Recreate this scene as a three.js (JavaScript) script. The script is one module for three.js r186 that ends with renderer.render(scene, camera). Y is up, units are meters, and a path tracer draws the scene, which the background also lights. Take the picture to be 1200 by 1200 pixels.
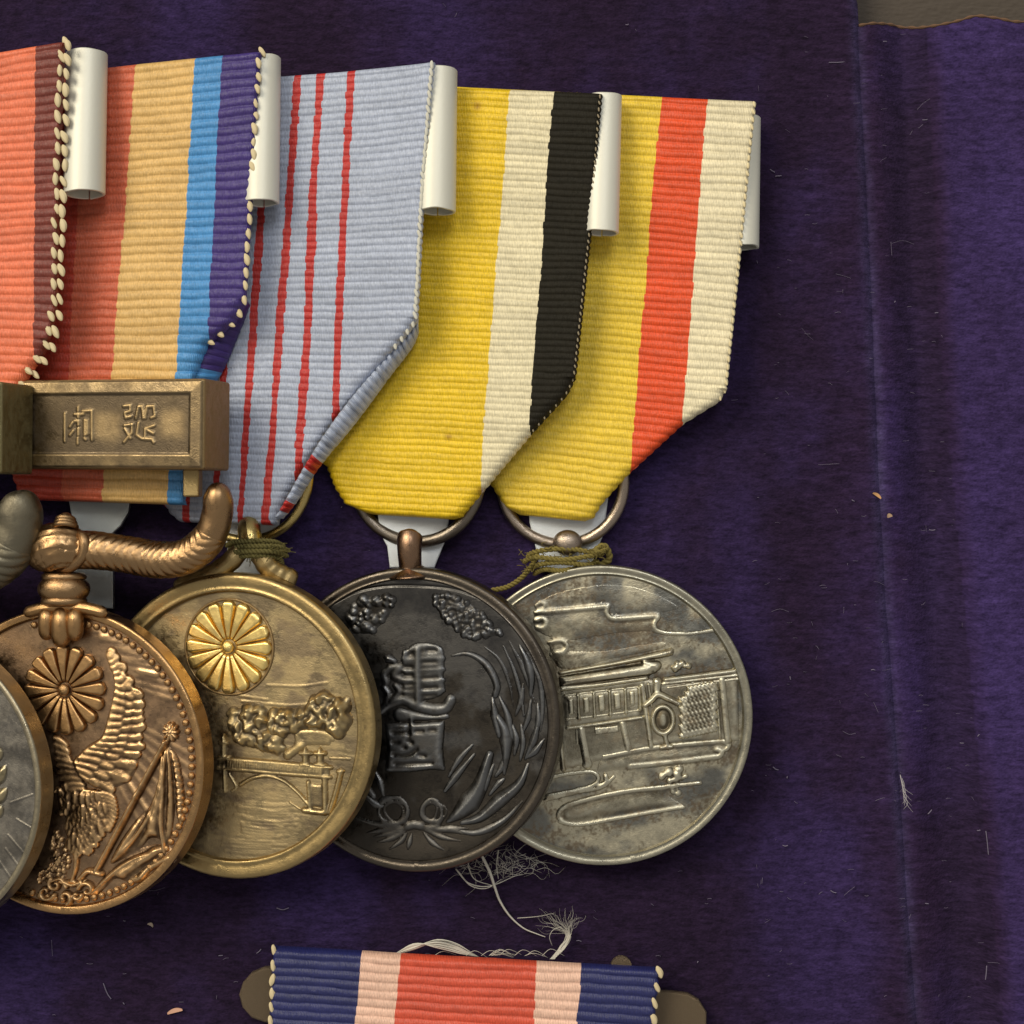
import * as THREE from 'three';
import { mergeGeometries } from 'three/addons/utils/BufferGeometryUtils.js';
import { RoundedBoxGeometry } from 'three/addons/geometries/RoundedBoxGeometry.js';

// ------------------------------------------------------------------ camera, light, exposure
const S = 0.001;                 // shapes below are worked out in millimetres, meshes are in metres
const H = 170;                   // camera height over the velvet, mm
const scene = new THREE.Scene();
const camera = new THREE.PerspectiveCamera(2 * Math.atan(50 / H) * 180 / Math.PI, 1, 0.01, 10);
camera.position.set(0, H * S, 0);
camera.up.set(0, 0, -1);
camera.lookAt(0, 0, 0);
const renderer = new THREE.WebGLRenderer({ antialias: true });
renderer.toneMapping = THREE.LinearToneMapping;
renderer.toneMappingExposure = 1.16;
renderer.shadowMap.enabled = true;
scene.background = new THREE.Color().setRGB(0.31, 0.30, 0.28);
function areaLight(name, at, look, w, h, color, power) {
  const l = new THREE.RectAreaLight(new THREE.Color().setRGB(...color), power, w, h);
  l.name = name; l.position.set(...at); l.lookAt(...look); scene.add(l); return l;
}
areaLight('window_light', [-0.52, 0.62, -0.46], [-0.01, 0, 0], 0.46, 0.46, [1.0, 0.915, 0.73], 8.6);
areaLight('ceiling_lamp', [0.16, 1.0, -0.62], [0, 0, 0], 0.35, 0.35, [0.94, 0.965, 0.97], 8.5);

// ------------------------------------------------------------------ helpers
function rng(seed) { let a = seed >>> 0; return () => { a = (a + 0x6D2B79F5) | 0; let t = Math.imul(a ^ (a >>> 15), 1 | a); t = (t + Math.imul(t ^ (t >>> 7), 61 | t)) ^ t; return ((t ^ (t >>> 14)) >>> 0) / 4294967296; }; }
const hash2 = (x, y) => { let h = Math.imul(x | 0, 374761393) ^ Math.imul(y | 0, 668265263); h = Math.imul(h ^ (h >>> 13), 1274126177); return ((h ^ (h >>> 16)) >>> 0) / 4294967296; };
function vnoise(x, y) {
  const xi = Math.floor(x), yi = Math.floor(y), fx = x - xi, fy = y - yi, u = fx * fx * (3 - 2 * fx), v = fy * fy * (3 - 2 * fy);
  const a = hash2(xi, yi), b = hash2(xi + 1, yi), c = hash2(xi, yi + 1), d = hash2(xi + 1, yi + 1);
  return (a + (b - a) * u) * (1 - v) + (c + (d - c) * u) * v;
}
const fbm = (x, y, n = 4) => { let s = 0, a = 0.5, t = 0; for (let i = 0; i < n; i++) { s += a * vnoise(x, y); t += a; a *= 0.5; x = x * 2.03 + 17.1; y = y * 2.03 + 9.7; } return s / t; };
const clamp = (x, a = 0, b = 1) => Math.min(b, Math.max(a, x));
const lerp = (a, b, t) => a + (b - a) * t;
const sstep = (a, b, x) => { const t = clamp((x - a) / (b - a)); return t * t * (3 - 2 * t); };
const mix3 = (a, b, t) => [lerp(a[0], b[0], t), lerp(a[1], b[1], t), lerp(a[2], b[2], t)];
const V = (x, y, z) => new THREE.Vector3(x, y, z);
const EYE = V(0, H, 0);
// a place on the velvet plan (1200 units to 100 mm), at a height over the velvet
const P = (px, py, h = 0) => V((px - 600) / 12 * (H - h) / H, h, (py - 600) / 12 * (H - h) / H);

const taken = new Map(), bases = new Map();
function numbered(name) { const n = taken.get(name) ?? 0; taken.set(name, n + 1); return n ? name + '_' + String(n).padStart(3, '0') : name; }
function tag(o, label, category, group, kind) {
  if (label) o.userData.label = label;
  if (category) o.userData.category = category;
  if (group) o.userData.group = group;
  if (kind) o.userData.kind = kind;
  return o;
}
function thing(name, base, label, category, group) {
  const g = new THREE.Group(); g.name = numbered(name); g.position.copy(base).multiplyScalar(S); bases.set(g, base.clone()); scene.add(g);
  return tag(g, label, category, group);
}
const baseOf = (o) => { while (o) { if (bases.has(o)) return bases.get(o); o = o.parent; } return V(0, 0, 0); };
function shade(m) { m.castShadow = m.receiveShadow = true; return m; }
// a part whose geometry is in millimetres in the place itself
function add(parent, name, geo, mat) {
  const b = baseOf(parent);
  geo.translate(-b.x, -b.y, -b.z); geo.scale(S, S, S);
  const m = shade(new THREE.Mesh(geo, mat)); m.name = parent === scene ? numbered(name) : name; parent.add(m); return m;
}
// a copy of a small shared geometry (millimetres, scaled once) at a matrix in the place
const scaled = new Map();
function addAt(parent, name, geo, mat, M) {
  if (!scaled.has(geo)) { const g = geo.clone(); g.scale(S, S, S); scaled.set(geo, g); }
  const b = baseOf(parent), m = shade(new THREE.Mesh(scaled.get(geo), mat)), W = new THREE.Matrix4().makeTranslation(-b.x, -b.y, -b.z).multiply(M);
  W.elements[12] *= S; W.elements[13] *= S; W.elements[14] *= S;
  W.decompose(m.position, m.quaternion, m.scale); m.name = name; parent.add(m); return m;
}
function part(parent, name) { const g = new THREE.Group(); g.name = name; parent.add(g); return g; }
function merge(list) { return mergeGeometries(list.map((g) => { const q = g.index ? g.toNonIndexed() : g; for (const k of Object.keys(q.attributes)) if (!['position', 'normal', 'uv'].includes(k)) q.deleteAttribute(k); return q; })); }
function spline(pts, n, closed = false) { return new THREE.CatmullRomCurve3(pts, closed, 'centripetal').getPoints(n); }
// a round bar along points with a radius at each place; bump(s, angle) swells it
function bar(pts, radius, seg = 40, sides = 16, bump = null, flat = 1, up = V(0, 1, 0)) {
  const c = new THREE.CatmullRomCurve3(pts, false, 'centripetal'), pos = [], uv = [], idx = [], P0 = c.getSpacedPoints(seg), len = c.getLength();
  let side = null;
  for (let i = 0; i <= seg; i++) {
    const t = i / seg, T = c.getTangentAt(t);
    let n = up.clone().addScaledVector(T, -up.dot(T));
    if (n.lengthSq() < 1e-4) n = V(1, 0, 0).addScaledVector(T, -T.x);
    n.normalize(); side = V(0, 0, 0).crossVectors(T, n).normalize();
    const r = typeof radius === 'function' ? radius(t) : radius;
    for (let j = 0; j <= sides; j++) {
      const a = j / sides * Math.PI * 2, k = r * (1 + (bump ? bump(t, a, len) : 0));
      const p = P0[i].clone().addScaledVector(n, Math.cos(a) * k * flat).addScaledVector(side, Math.sin(a) * k);
      pos.push(p.x, p.y, p.z); uv.push(t * len / 10, j / sides);
    }
  }
  for (let i = 0; i < seg; i++) for (let j = 0; j < sides; j++) { const a = i * (sides + 1) + j, b = a + sides + 1; idx.push(a, a + 1, b, b, a + 1, b + 1); }
  for (const e of [0, seg]) {                       // closed ends
    const k = pos.length / 3, p = P0[e]; pos.push(p.x, p.y, p.z); uv.push(0, 0);
    for (let j = 0; j < sides; j++) { const a = e * (sides + 1) + j; if (e) idx.push(a, a + 1, k); else idx.push(a + 1, a, k); }
  }
  const g = new THREE.BufferGeometry();
  g.setAttribute('position', new THREE.Float32BufferAttribute(pos, 3)); g.setAttribute('uv', new THREE.Float32BufferAttribute(uv, 2)); g.setIndex(idx); g.computeVertexNormals(); return g;
}
const endRound = (t, e = 0.06) => Math.sqrt(Math.max(0.0004, Math.min(1, 1 - Math.pow(1 - Math.min(1, Math.min(t, 1 - t) / e), 2))));
// two twisted plies
function cord(pts, r, turns, seg = 120) {
  const c = new THREE.CatmullRomCurve3(pts, false, 'centripetal'), out = [];
  for (let k = 0; k < 2; k++) {
    const q = [];
    for (let i = 0; i <= seg; i++) {
      const t = i / seg, p = c.getPointAt(t), T = c.getTangentAt(t), n = V(0, 1, 0).addScaledVector(T, -T.y).normalize(), s = V(0, 0, 0).crossVectors(T, n), a = t * turns * Math.PI * 2 + k * Math.PI;
      q.push(p.addScaledVector(n, Math.cos(a) * r * 0.55).addScaledVector(s, Math.sin(a) * r * 0.55));
    }
    out.push(bar(q, r * 0.68, seg, 7));
  }
  return out;
}

// ------------------------------------------------------------------ surface textures
function dataTex(n, f, srgb = false) {
  const d = new Uint8Array(n * n * 4);
  for (let y = 0; y < n; y++) for (let x = 0; x < n; x++) { const c = f(x / n, y / n), i = (y * n + x) * 4, g = Array.isArray(c) ? c : [c, c, c]; d[i] = clamp(g[0]) * 255; d[i + 1] = clamp(g[1]) * 255; d[i + 2] = clamp(g[2]) * 255; d[i + 3] = 255; }
  const t = new THREE.DataTexture(d, n, n); t.wrapS = t.wrapT = THREE.RepeatWrapping; t.magFilter = THREE.LinearFilter; t.minFilter = THREE.LinearMipmapLinearFilter;
  if (srgb) t.colorSpace = THREE.SRGBColorSpace; t.needsUpdate = true; return t;
}
// tileable noise
function tnoise(x, y, px, py, seed = 0) {
  const xi = Math.floor(x), yi = Math.floor(y), fx = x - xi, fy = y - yi, u = fx * fx * (3 - 2 * fx), v = fy * fy * (3 - 2 * fy), m = (a, n) => ((a % n) + n) % n;
  const h = (a, b) => hash2(m(a, px) + seed * 131, m(b, py) + seed * 57);
  return lerp(lerp(h(xi, yi), h(xi + 1, yi), u), lerp(h(xi, yi + 1), h(xi + 1, yi + 1), u), v);
}
const pileBump = dataTex(1024, (u, v) => 0.45 * tnoise(u * 260, v * 900, 260, 900, 1) + 0.35 * tnoise(u * 500, v * 500, 500, 500, 2) + 0.2 * tnoise(u * 60, v * 240, 60, 240, 3));
const threadTex = dataTex(512, (u, v) => { const w = 0.5 + 0.5 * Math.cos(u * Math.PI * 2 * 26 + 1.6 * tnoise(u * 8, v * 8, 8, 8, 9)); return 0.76 + 0.18 * w + 0.22 * (tnoise(u * 52, v * 16, 52, 16, 4) - 0.5) + 0.10 * (tnoise(u * 200, v * 200, 200, 200, 5) - 0.5); });
const metalRough = dataTex(1024, (u, v) => { const a = tnoise(u * 14, v * 14, 14, 14, 6), b = tnoise(u * 60, v * 60, 60, 60, 7), c = tnoise(u * 320, v * 320, 320, 320, 8); return 0.55 + 0.3 * (a - 0.5) + 0.22 * (b - 0.5) + 0.18 * (c - 0.5); });
const metalBump = (() => {
  const n = 1024, a = new Float32Array(n * n), r = rng(77);
  for (let y = 0; y < n; y++) for (let x = 0; x < n; x++) a[y * n + x] = 0.5 + 0.25 * (tnoise(x / n * 40, y / n * 40, 40, 40, 11) - 0.5) + 0.3 * (tnoise(x / n * 180, y / n * 180, 180, 180, 12) - 0.5) + 0.15 * (tnoise(x / n * 420, y / n * 420, 420, 420, 13) - 0.5);
  for (let k = 0; k < 240; k++) { let x = r() * n, y = r() * n; const t = r() * 6.28, L = 20 + r() * 150, d = 0.08 + r() * 0.22; for (let i = 0; i < L; i++) { const q = (((y | 0) % n + n) % n) * n + (((x | 0) % n + n) % n); a[q] -= d; x += Math.cos(t); y += Math.sin(t); } }
  for (let k = 0; k < 260; k++) { const x = r() * n, y = r() * n, R = 1 + r() * 3; for (let j = -4; j <= 4; j++) for (let i = -4; i <= 4; i++) if (i * i + j * j < R * R) a[(((y + j | 0) % n + n) % n) * n + (((x + i | 0) % n + n) % n)] -= 0.2; }
  return dataTex(n, (u, v) => a[Math.round(v * n) * n + Math.round(u * n)]);
})();

const napTex = dataTex(2048, (u, v) => { const s = 0.34 * tnoise(u * 60, v * 200, 60, 200, 21) + 0.33 * tnoise(u * 140, v * 380, 140, 380, 22) + 0.33 * tnoise(u * 300, v * 420, 300, 420, 23), l = tnoise(u * 22, v * 300, 22, 300, 24), q = 0.62 + 0.80 * (s - 0.5) + 0.30 * Math.max(0, l - 0.72); return [q, q * 0.98, q]; });

// ------------------------------------------------------------------ materials
function metal(color, rough, bump = 0.000022, o = {}) {
  const m = new THREE.MeshPhysicalMaterial({ metalness: 1, roughness: rough, roughnessMap: metalRough, bumpMap: metalBump, bumpScale: bump, ...o });
  m.color.setRGB(...color); return m;
}
const reliefMat = (rough, bump = 0.00002) => metal([1, 1, 1], rough * 1.8, bump, { vertexColors: true });
const M = {
  aluminium: metal([0.66, 0.64, 0.55], 0.5, 0.000012, { metalness: 0.3, roughnessMap: null }),
  hook: metal([0.72, 0.75, 0.78], 0.75, 0.00003, { metalness: 0.5 }),
  copper: metal([0.43, 0.255, 0.115], 0.58), copperBar: metal([0.34, 0.21, 0.105], 0.58),
  brass: metal([0.38, 0.275, 0.125], 0.72), brassRing: metal([0.50, 0.38, 0.15], 0.5),
  gilt: metal([0.86, 0.64, 0.24], 0.55),
  greyBronze: metal([0.20, 0.175, 0.125], 0.95), oliveBronze: metal([0.33, 0.26, 0.11], 0.8),
  dark: metal([0.10, 0.084, 0.068], 0.66), darkRing: metal([0.19, 0.16, 0.13], 0.6), knob: metal([0.26, 0.16, 0.10], 0.5),
  silver: metal([0.36, 0.335, 0.26], 0.7), silverRing: metal([0.36, 0.29, 0.23], 0.6),
  claspBronze: metal([0.30, 0.205, 0.10], 0.95),
  plate: metal([0.20, 0.15, 0.10], 0.8, 0.00006),
};
function cloth(color, rough = 0.42, sheen = 0.3, spec = 1) {
  const m = new THREE.MeshPhysicalMaterial({ roughness: rough, map: threadTex, bumpMap: threadTex, bumpScale: 0.0001, vertexColors: true, sheen, sheenRoughness: 0.4, specularIntensity: spec });
  m.color.setRGB(...color); m.sheenColor.setRGB(...color.map((c) => Math.min(1, c * 0.6 + 0.12))); return m;
}
const C = {
  orange: cloth([0.84, 0.19, 0.085]), brown: cloth([0.20, 0.035, 0.022]),
  red: cloth([0.56, 0.06, 0.03]), salmon: cloth([0.68, 0.14, 0.065]), tan: cloth([0.78, 0.49, 0.17]), sky: cloth([0.075, 0.30, 0.66]), purple: cloth([0.055, 0.030, 0.20]),
  grey: cloth([0.44, 0.49, 0.63], 0.32, 0.5), scarlet: cloth([0.55, 0.030, 0.025]),
  yellow: cloth([0.90, 0.60, 0.012]), cream: cloth([0.86, 0.76, 0.50]), black: cloth([0.016, 0.013, 0.007], 0.6, 0, 0.35),
  gold: cloth([0.90, 0.62, 0.04]), vermilion: cloth([0.84, 0.085, 0.012]), ivory: cloth([0.90, 0.79, 0.53]),
  navy: cloth([0.020, 0.024, 0.125]), pink: cloth([0.92, 0.58, 0.44]), coral: cloth([0.72, 0.095, 0.045]),
};
const plain = (c, r = 0.8, o = {}) => { const m = new THREE.MeshPhysicalMaterial({ roughness: r, ...o }); m.color.setRGB(...c); return m; };
const stitchMat = plain([0.60, 0.49, 0.29], 0.6), greyStitch = plain([0.56, 0.54, 0.46], 0.7);
const threadMat = plain([0.20, 0.155, 0.035], 0.85), oliveThread = plain([0.12, 0.10, 0.025], 0.8), whiteFibre = plain([0.62, 0.58, 0.50], 0.8), lintMat = plain([0.20, 0.17, 0.24], 0.9);

// ------------------------------------------------------------------ the setting: velvet lining
const edgeX = (py) => py < 0 ? 1006 : py < 200 ? lerp(1007, 1018, py / 200) : py < 700 ? lerp(1018, 1042, (py - 200) / 500) : lerp(1042, 1078, (py - 700) / 500);
const foldX = (py) => py < 400 ? lerp(1096, 1112, py / 400) : lerp(1112, 1186, (py - 400) / 800);
function velvetColor(px, py) {                      // worn nap; brushed-nap sheen and valley shade painted into the colour
  const streak = fbm(px / 34, py / 3.2, 3), patch = fbm(px / 120 + 3, py / 260 + 8, 5), fine = vnoise(px / 9, py / 2.2);
  let k = 0.78 + 0.34 * patch + 0.30 * (streak - 0.5) + 0.34 * (fine - 0.5) + 0.16 * (vnoise(px / 26 + 9, py / 1.6) - 0.5);
  let c = mix3([0.027, 0.0140, 0.040], [0.036, 0.0215, 0.078], sstep(0.36, 0.74, patch + 0.10 * (streak - 0.5)));
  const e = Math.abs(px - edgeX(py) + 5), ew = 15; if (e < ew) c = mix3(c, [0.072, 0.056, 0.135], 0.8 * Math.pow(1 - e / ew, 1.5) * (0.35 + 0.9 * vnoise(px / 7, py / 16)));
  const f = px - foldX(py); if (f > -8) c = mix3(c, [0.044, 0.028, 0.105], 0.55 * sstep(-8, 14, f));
  else if (f > -70 && px > edgeX(py) + 20) c = mix3(c, [0.021, 0.0125, 0.034], 0.6 * sstep(-85, -40, f));  // shade in the valley before the fold, painted as a darker strip
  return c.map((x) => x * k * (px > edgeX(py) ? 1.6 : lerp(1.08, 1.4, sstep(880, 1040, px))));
}
const velvet = new THREE.MeshPhysicalMaterial({ roughness: 0.95, vertexColors: true, map: napTex, bumpMap: pileBump, bumpScale: 0.00009, sheen: 0.55, sheenRoughness: 0.45, specularIntensity: 0.25 });
velvet.sheenColor.setRGB(0.24, 0.18, 0.42);
function sheet(x0, x1, y0, y1, nx, ny, hgt, color) {  // x0/x1 may be functions of y (plan units)
  const pos = [], uv = [], col = [], idx = [], F = (f, y) => (typeof f === 'function' ? f(y) : f);
  for (let j = 0; j <= ny; j++) for (let i = 0; i <= nx; i++) {
    const py = lerp(y0, y1, j / ny), a = F(x0, py), b = F(x1, py), px = lerp(a, b, i / nx), h = hgt(px, py);
    const yy = typeof h === 'object' ? h[1] : py, hh = typeof h === 'object' ? h[0] : h;
    pos.push((px - 600) / 12, hh, (yy - 600) / 12); uv.push(px / 640, yy / 640); col.push(...color(px, yy));
  }
  for (let j = 0; j < ny; j++) for (let i = 0; i < nx; i++) { const a = j * (nx + 1) + i, b = a + nx + 1; idx.push(a, b, a + 1, a + 1, b, b + 1); }
  const g = new THREE.BufferGeometry();
  g.setAttribute('position', new THREE.Float32BufferAttribute(pos, 3)); g.setAttribute('uv', new THREE.Float32BufferAttribute(uv, 2)); g.setAttribute('color', new THREE.Float32BufferAttribute(col, 3)); g.setIndex(idx); g.computeVertexNormals(); return g;
}
{
  const padH = (px, py) => { const d = (edgeX(py) - px) / 12, soft = 0.5 * (fbm(px / 90, py / 120, 3) - 0.5); return (d < 1.3 ? -0.9 * Math.pow(1 - clamp(d / 1.3), 2.4) : 0) + 0.22 * Math.exp(-((d - 1.5) ** 2) / 1.2) + soft * 0.5; };
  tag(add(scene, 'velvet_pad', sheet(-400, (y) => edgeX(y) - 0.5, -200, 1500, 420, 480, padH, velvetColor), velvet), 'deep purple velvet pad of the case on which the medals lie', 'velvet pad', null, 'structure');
  const top = (px) => 27 + 4 * Math.sin(px / 17) - (px - 1010) * 0.035 + 4 * (fbm(px / 22, 3) - 0.5);
  const clothH = (px, py) => {
    const e = (px - edgeX(py)) / 12, f = (px - foldX(py)) / 12;
    let h = -0.45 - 1.9 * sstep(0.4, 5.0, e) + 2.3 * sstep(-3.0, 0.8, f) + 0.5 * (fbm(px / 60, py / 260, 3) - 0.5);
    const yy = py < 60 ? lerp(top(px), 60, (py - 25) / 35) : py;
    return [h + (py < 32 ? -0.25 * (32 - py) / 7 : 0), yy];
  };
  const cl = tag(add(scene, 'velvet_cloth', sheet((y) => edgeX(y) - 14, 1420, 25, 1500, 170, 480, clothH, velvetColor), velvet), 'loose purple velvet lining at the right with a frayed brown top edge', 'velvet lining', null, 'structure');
  const pts = []; for (let px = 1008; px <= 1420; px += 6) { const h = clothH(px, 25); pts.push(V((px - 600) / 12, h[0] + 0.03, (h[1] - 600) / 12)); }
  add(cl, 'frayed_edge', bar(pts, (t) => 0.14 + 0.05 * Math.sin(t * 190), 200, 7), plain([0.14, 0.075, 0.04], 0.9));
  const tb = new THREE.BoxGeometry(160, 3, 130, 1, 1, 1); tb.translate(20, -5.2, -20);
  tag(add(scene, 'tabletop', tb, (() => { const m = plain([0.062, 0.046, 0.033], 0.75, { bumpMap: pileBump, bumpScale: 0.0001 }); return m; })()), 'grey brown table surface beyond the top edge of the velvet', 'tabletop', null, 'structure');
}

// ------------------------------------------------------------------ ribbons
const stitchGeos = [0, 1, 2, 3].map((k) => {      // a flat loop of thread, pinched and ridged along its length
  const g = new THREE.SphereGeometry(0.5, 22, 14), p = g.attributes.position; g.rotateX(Math.PI / 2);
  for (let i = 0; i < p.count; i++) { const x = p.getX(i), y = p.getY(i), z = p.getZ(i), pinch = 0.82 + 0.22 * vnoise(z * 2 + k * 7, k) - 0.12 * sstep(0.2, 0.5, Math.abs(z)), gr = 1 + 0.08 * Math.sin(Math.atan2(y, x) * 6 + z * 5 + k); p.setXYZ(i, x * 0.66 * pinch * gr + 0.06 * Math.sin(z * 3 + k), y * 0.44 * gr, z * 1.36); }
  g.computeVertexNormals(); return g;
});
const stitchGeo = stitchGeos[0];
function ribbon(owner, o) {
  const part0 = part(owner, 'ribbon');
  const O = P(...o.right[0], o.h), lowH = o.hLow ?? o.h * 0.8, k = o.right[o.straight ?? 1], Q = P(k[0], k[1], lerp(o.h, lowH, clamp((k[1] - o.right[0][1]) / 520)));
  const D = Q.clone().sub(O).normalize();
  let A = V(-1, -Math.tan(o.tilt * Math.PI / 180), 0); A.addScaledVector(D, -A.dot(D)).normalize();
  let N = V(0, 0, 0).crossVectors(D, A).normalize(); if (N.y < 0) N.negate();
  const local = (px, py) => { const d = P(px, py, 0).sub(EYE), t = O.clone().sub(EYE).dot(N) / d.dot(N), p = EYE.clone().addScaledVector(d, t).sub(O); return [p.dot(A), p.dot(D)]; };
  const rightE = o.right.map((p) => local(...p)), leftE = [[o.width, 0]].concat(o.left.map((p) => local(...p)));
  const edge = (E, b) => { if (b <= E[0][1]) return E[0][0]; for (let i = 1; i < E.length; i++) if (b <= E[i][1]) return lerp(E[i - 1][0], E[i][0], (b - E[i - 1][1]) / (E[i][1] - E[i - 1][1])); return E[E.length - 1][0]; };
  const bEnd = Math.min(rightE[rightE.length - 1][1], leftE[leftE.length - 1][1] + 0.3), pitch = o.pitch, ribs = Math.round(bEnd / pitch), per = 8, rows = ribs * per;
  const tl = local(...o.topLeft), s0 = tl[1] / tl[0], amp = o.amp ?? 0.13, seed = o.seed * 91.7;
  const height = (a, b) => {
    const br = edge(rightE, b), bl = edge(leftE, b), slope = Math.abs(edge(rightE, b + 0.5) - edge(rightE, b - 0.5));
    const wob = 0.6 * (fbm(a * 0.15 + seed, b * 0.16, 3) - 0.5) + 0.10 * (vnoise(a * 0.9 + seed, b * 0.6) - 0.5), ph = b / pitch + wob;
    const s = Math.abs(Math.sin(ph * Math.PI)), k2 = 0.8 + 0.5 * (vnoise(a * 0.5 + seed, Math.floor(ph) * 3.7) - 0.3);
    let h = amp * 1.25 * Math.pow(s, 0.55) * k2 + 0.03 * (vnoise(a * 5, b * 5 + seed) - 0.5) + (o.billow ?? 0.7) * (fbm(a * 0.09 + seed, b * 0.07, 2) - 0.5);
    const R = slope > 0.3 ? 1.3 : 0.4, drop = slope > 0.3 ? 0.75 : 0.22, dr = (a - br) / R, dl = (bl - a) / R;
    for (const d of [dr, dl]) if (d < 1) h -= drop * (1 - Math.sqrt(Math.max(0, 1 - (1 - Math.max(d, 0)) ** 2)));
    const dt = b / 0.6, db = (bEnd - b) / 0.9; if (dt < 1) h -= 0.55 * (1 - Math.sqrt(1 - (1 - Math.max(dt, 0)) ** 2)); if (db < 1) h -= 0.8 * (1 - Math.sqrt(1 - (1 - Math.max(db, 0)) ** 2));
    return h;
  };
  const place = (a, b, lift = 0) => O.clone().addScaledVector(A, a).addScaledVector(D, b + a * lerp(s0, o.s1 ?? 0, sstep(0, 0.75, b / bEnd))).addScaledVector(N, height(a, b) + lift);
  const stains = (o.stains ?? []).map((q) => [...local(q[0], q[1]), q[2]]);
  const bounds = [];
  for (let i = 0; i < o.stripes.length; i++) { const s = o.stripes[i]; bounds.push(s[1] === 0 ? null : s[1].map((p) => local(...p))); }
  const boundAt = (i, b) => {
    if (i >= bounds.length) return o.width + 0.01; if (!bounds[i]) return -5;
    const E = bounds[i], x = E.length === 1 ? E[0][0] : lerp(E[0][0], E[E.length - 1][0], (b - E[0][1]) / (E[E.length - 1][1] - E[0][1]));
    return x + 0.16 * (hash2(Math.floor(b / pitch), i + o.seed) - 0.5) + 0.3 * (fbm(b * 0.12, i * 9 + seed, 2) - 0.5);
  };
  for (let i = 0; i < o.stripes.length; i++) {
    const pos = [], uv = [], col = [], idx = [], w0 = boundAt(i + 1, 6) - Math.max(boundAt(i, 6), 0), nA = Math.max(4, Math.round(Math.min(w0, 34) / 0.3)), ok = [];
    for (let j = -1; j <= rows + 1; j++) {
      const jj = clamp(j, 0, rows), b = jj / rows * bEnd, scal = 0.13 * Math.abs(Math.sin((b / pitch) * Math.PI)), aR = edge(rightE, b) - scal, aL = edge(leftE, b) + scal;
      const lo = clamp(boundAt(i, b), aR, aL), hi = clamp(boundAt(i + 1, b), aR, aL); ok.push(hi - lo > 0.02);
      for (let q = -1; q <= nA + 1; q++) {
        const a = lerp(lo, hi, clamp(q, 0, nA) / nA), outer = (q < 0 && lo <= aR + 1e-4) || (q > nA && hi >= aL - 1e-4) || j < 0 || j > rows;
        const p = place(a, b, outer ? -0.55 : 0);
        pos.push(p.x, p.y, p.z); uv.push(a / 4, b / 4);
        const t = 0.94 + 0.10 * (fbm(a * 0.25 + seed, b * 1.4, 3) - 0.5) + 0.14 * (hash2(Math.floor(b / pitch), o.seed) - 0.5) + 0.18 * (fbm(a * 0.35 + seed, b * 0.35, 3) - 0.35) + 0.10 * (vnoise(a * 1.2, b * 9) - 0.5); const sn = stains.reduce((m, q) => Math.max(m, Math.exp(-((a - q[0]) ** 2 + (b - q[1]) ** 2) / (q[2] * q[2]))), 0); col.push(t * (1 - 0.45 * sn), t * 0.99 * (1 - 0.55 * sn), t * 0.97 * (1 - 0.5 * sn));  // rib-to-rib tone and stains; broad patches paint satin sheen into the colour
      }
    }
    const W = nA + 3;
    for (let j = 0; j < rows + 2; j++) { if (!ok[j] && !ok[j + 1]) continue; for (let q = 0; q < nA + 2; q++) { const a = j * W + q, c = a + W; idx.push(a, a + 1, c, c, a + 1, c + 1); } }
    if (!idx.length) continue;
    const g = new THREE.BufferGeometry();
    g.setAttribute('position', new THREE.Float32BufferAttribute(pos, 3)); g.setAttribute('uv', new THREE.Float32BufferAttribute(uv, 2)); g.setAttribute('color', new THREE.Float32BufferAttribute(col, 3)); g.setIndex(idx); g.computeVertexNormals();
    const nrm = g.attributes.normal; if (nrm.getY(Math.floor(nrm.count / 2)) < 0) { for (let q = 0; q < idx.length; q += 3) { const t = idx[q]; idx[q] = idx[q + 1]; idx[q + 1] = t; } g.setIndex(idx); g.computeVertexNormals(); }
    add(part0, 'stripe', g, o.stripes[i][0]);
  }
  const at = (a, b, lift, spin, sc) => { const p = place(a, b, lift), X = V(1, 0, 0).addScaledVector(N, -N.x).normalize(), Z = V(0, 0, 0).crossVectors(X, N), m = new THREE.Matrix4().makeBasis(X, N, Z).setPosition(p); return m.multiply(new THREE.Matrix4().makeRotationY(spin)).multiply(new THREE.Matrix4().makeScale(sc, sc, sc)); };
  const r = rng(o.seed + 5);
  if (o.picot) for (const [off, mat, b0, b1, size, step] of o.picot) for (let b = b0 * bEnd, sl = 0; b < b1 * bEnd; b += step * (0.9 + 0.2 * r()) / Math.hypot(1, sl)) {
    const br = edge(rightE, b), k = Math.hypot(1, sl = (edge(rightE, b + 0.5) - edge(rightE, b - 0.5)));
    addAt(part0, 'picot_stitch', stitchGeos[Math.floor(r() * 4)], mat, at(br + off * k + 0.14 * (r() - 0.5), b, 0.05, Math.atan(sl) + 0.28 + 0.3 * (r() - 0.5), size * (0.88 + 0.24 * r())));
  }
  if (o.picotLeft) for (const [off, mat, b0, b1, size, step] of o.picotLeft) for (let b = b0 * bEnd; b < b1 * bEnd; b += step) addAt(part0, 'picot_stitch', stitchGeos[Math.floor(r() * 4)], mat, at(edge(leftE, b) + off, b, 0.1, 0.3 * (r() - 0.5), size * (0.9 + 0.25 * r())));
  if (o.selvedge) {
    const list = []; for (let b = 0.4; b < bEnd * (o.selvedge[1] ?? 0.8); b += pitch) { const g = stitchGeo.clone(), m = at(edge(rightE, b) + 0.05, b, 0.03, 0.5 * (r() - 0.3), o.selvedge[2] ?? 0.5); g.applyMatrix4(m); list.push(g); }
    add(part0, 'selvedge', merge(list), o.selvedge[0]);
  }
  return { group: part0, local, place, A, D, N, O, bEnd };
}

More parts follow.
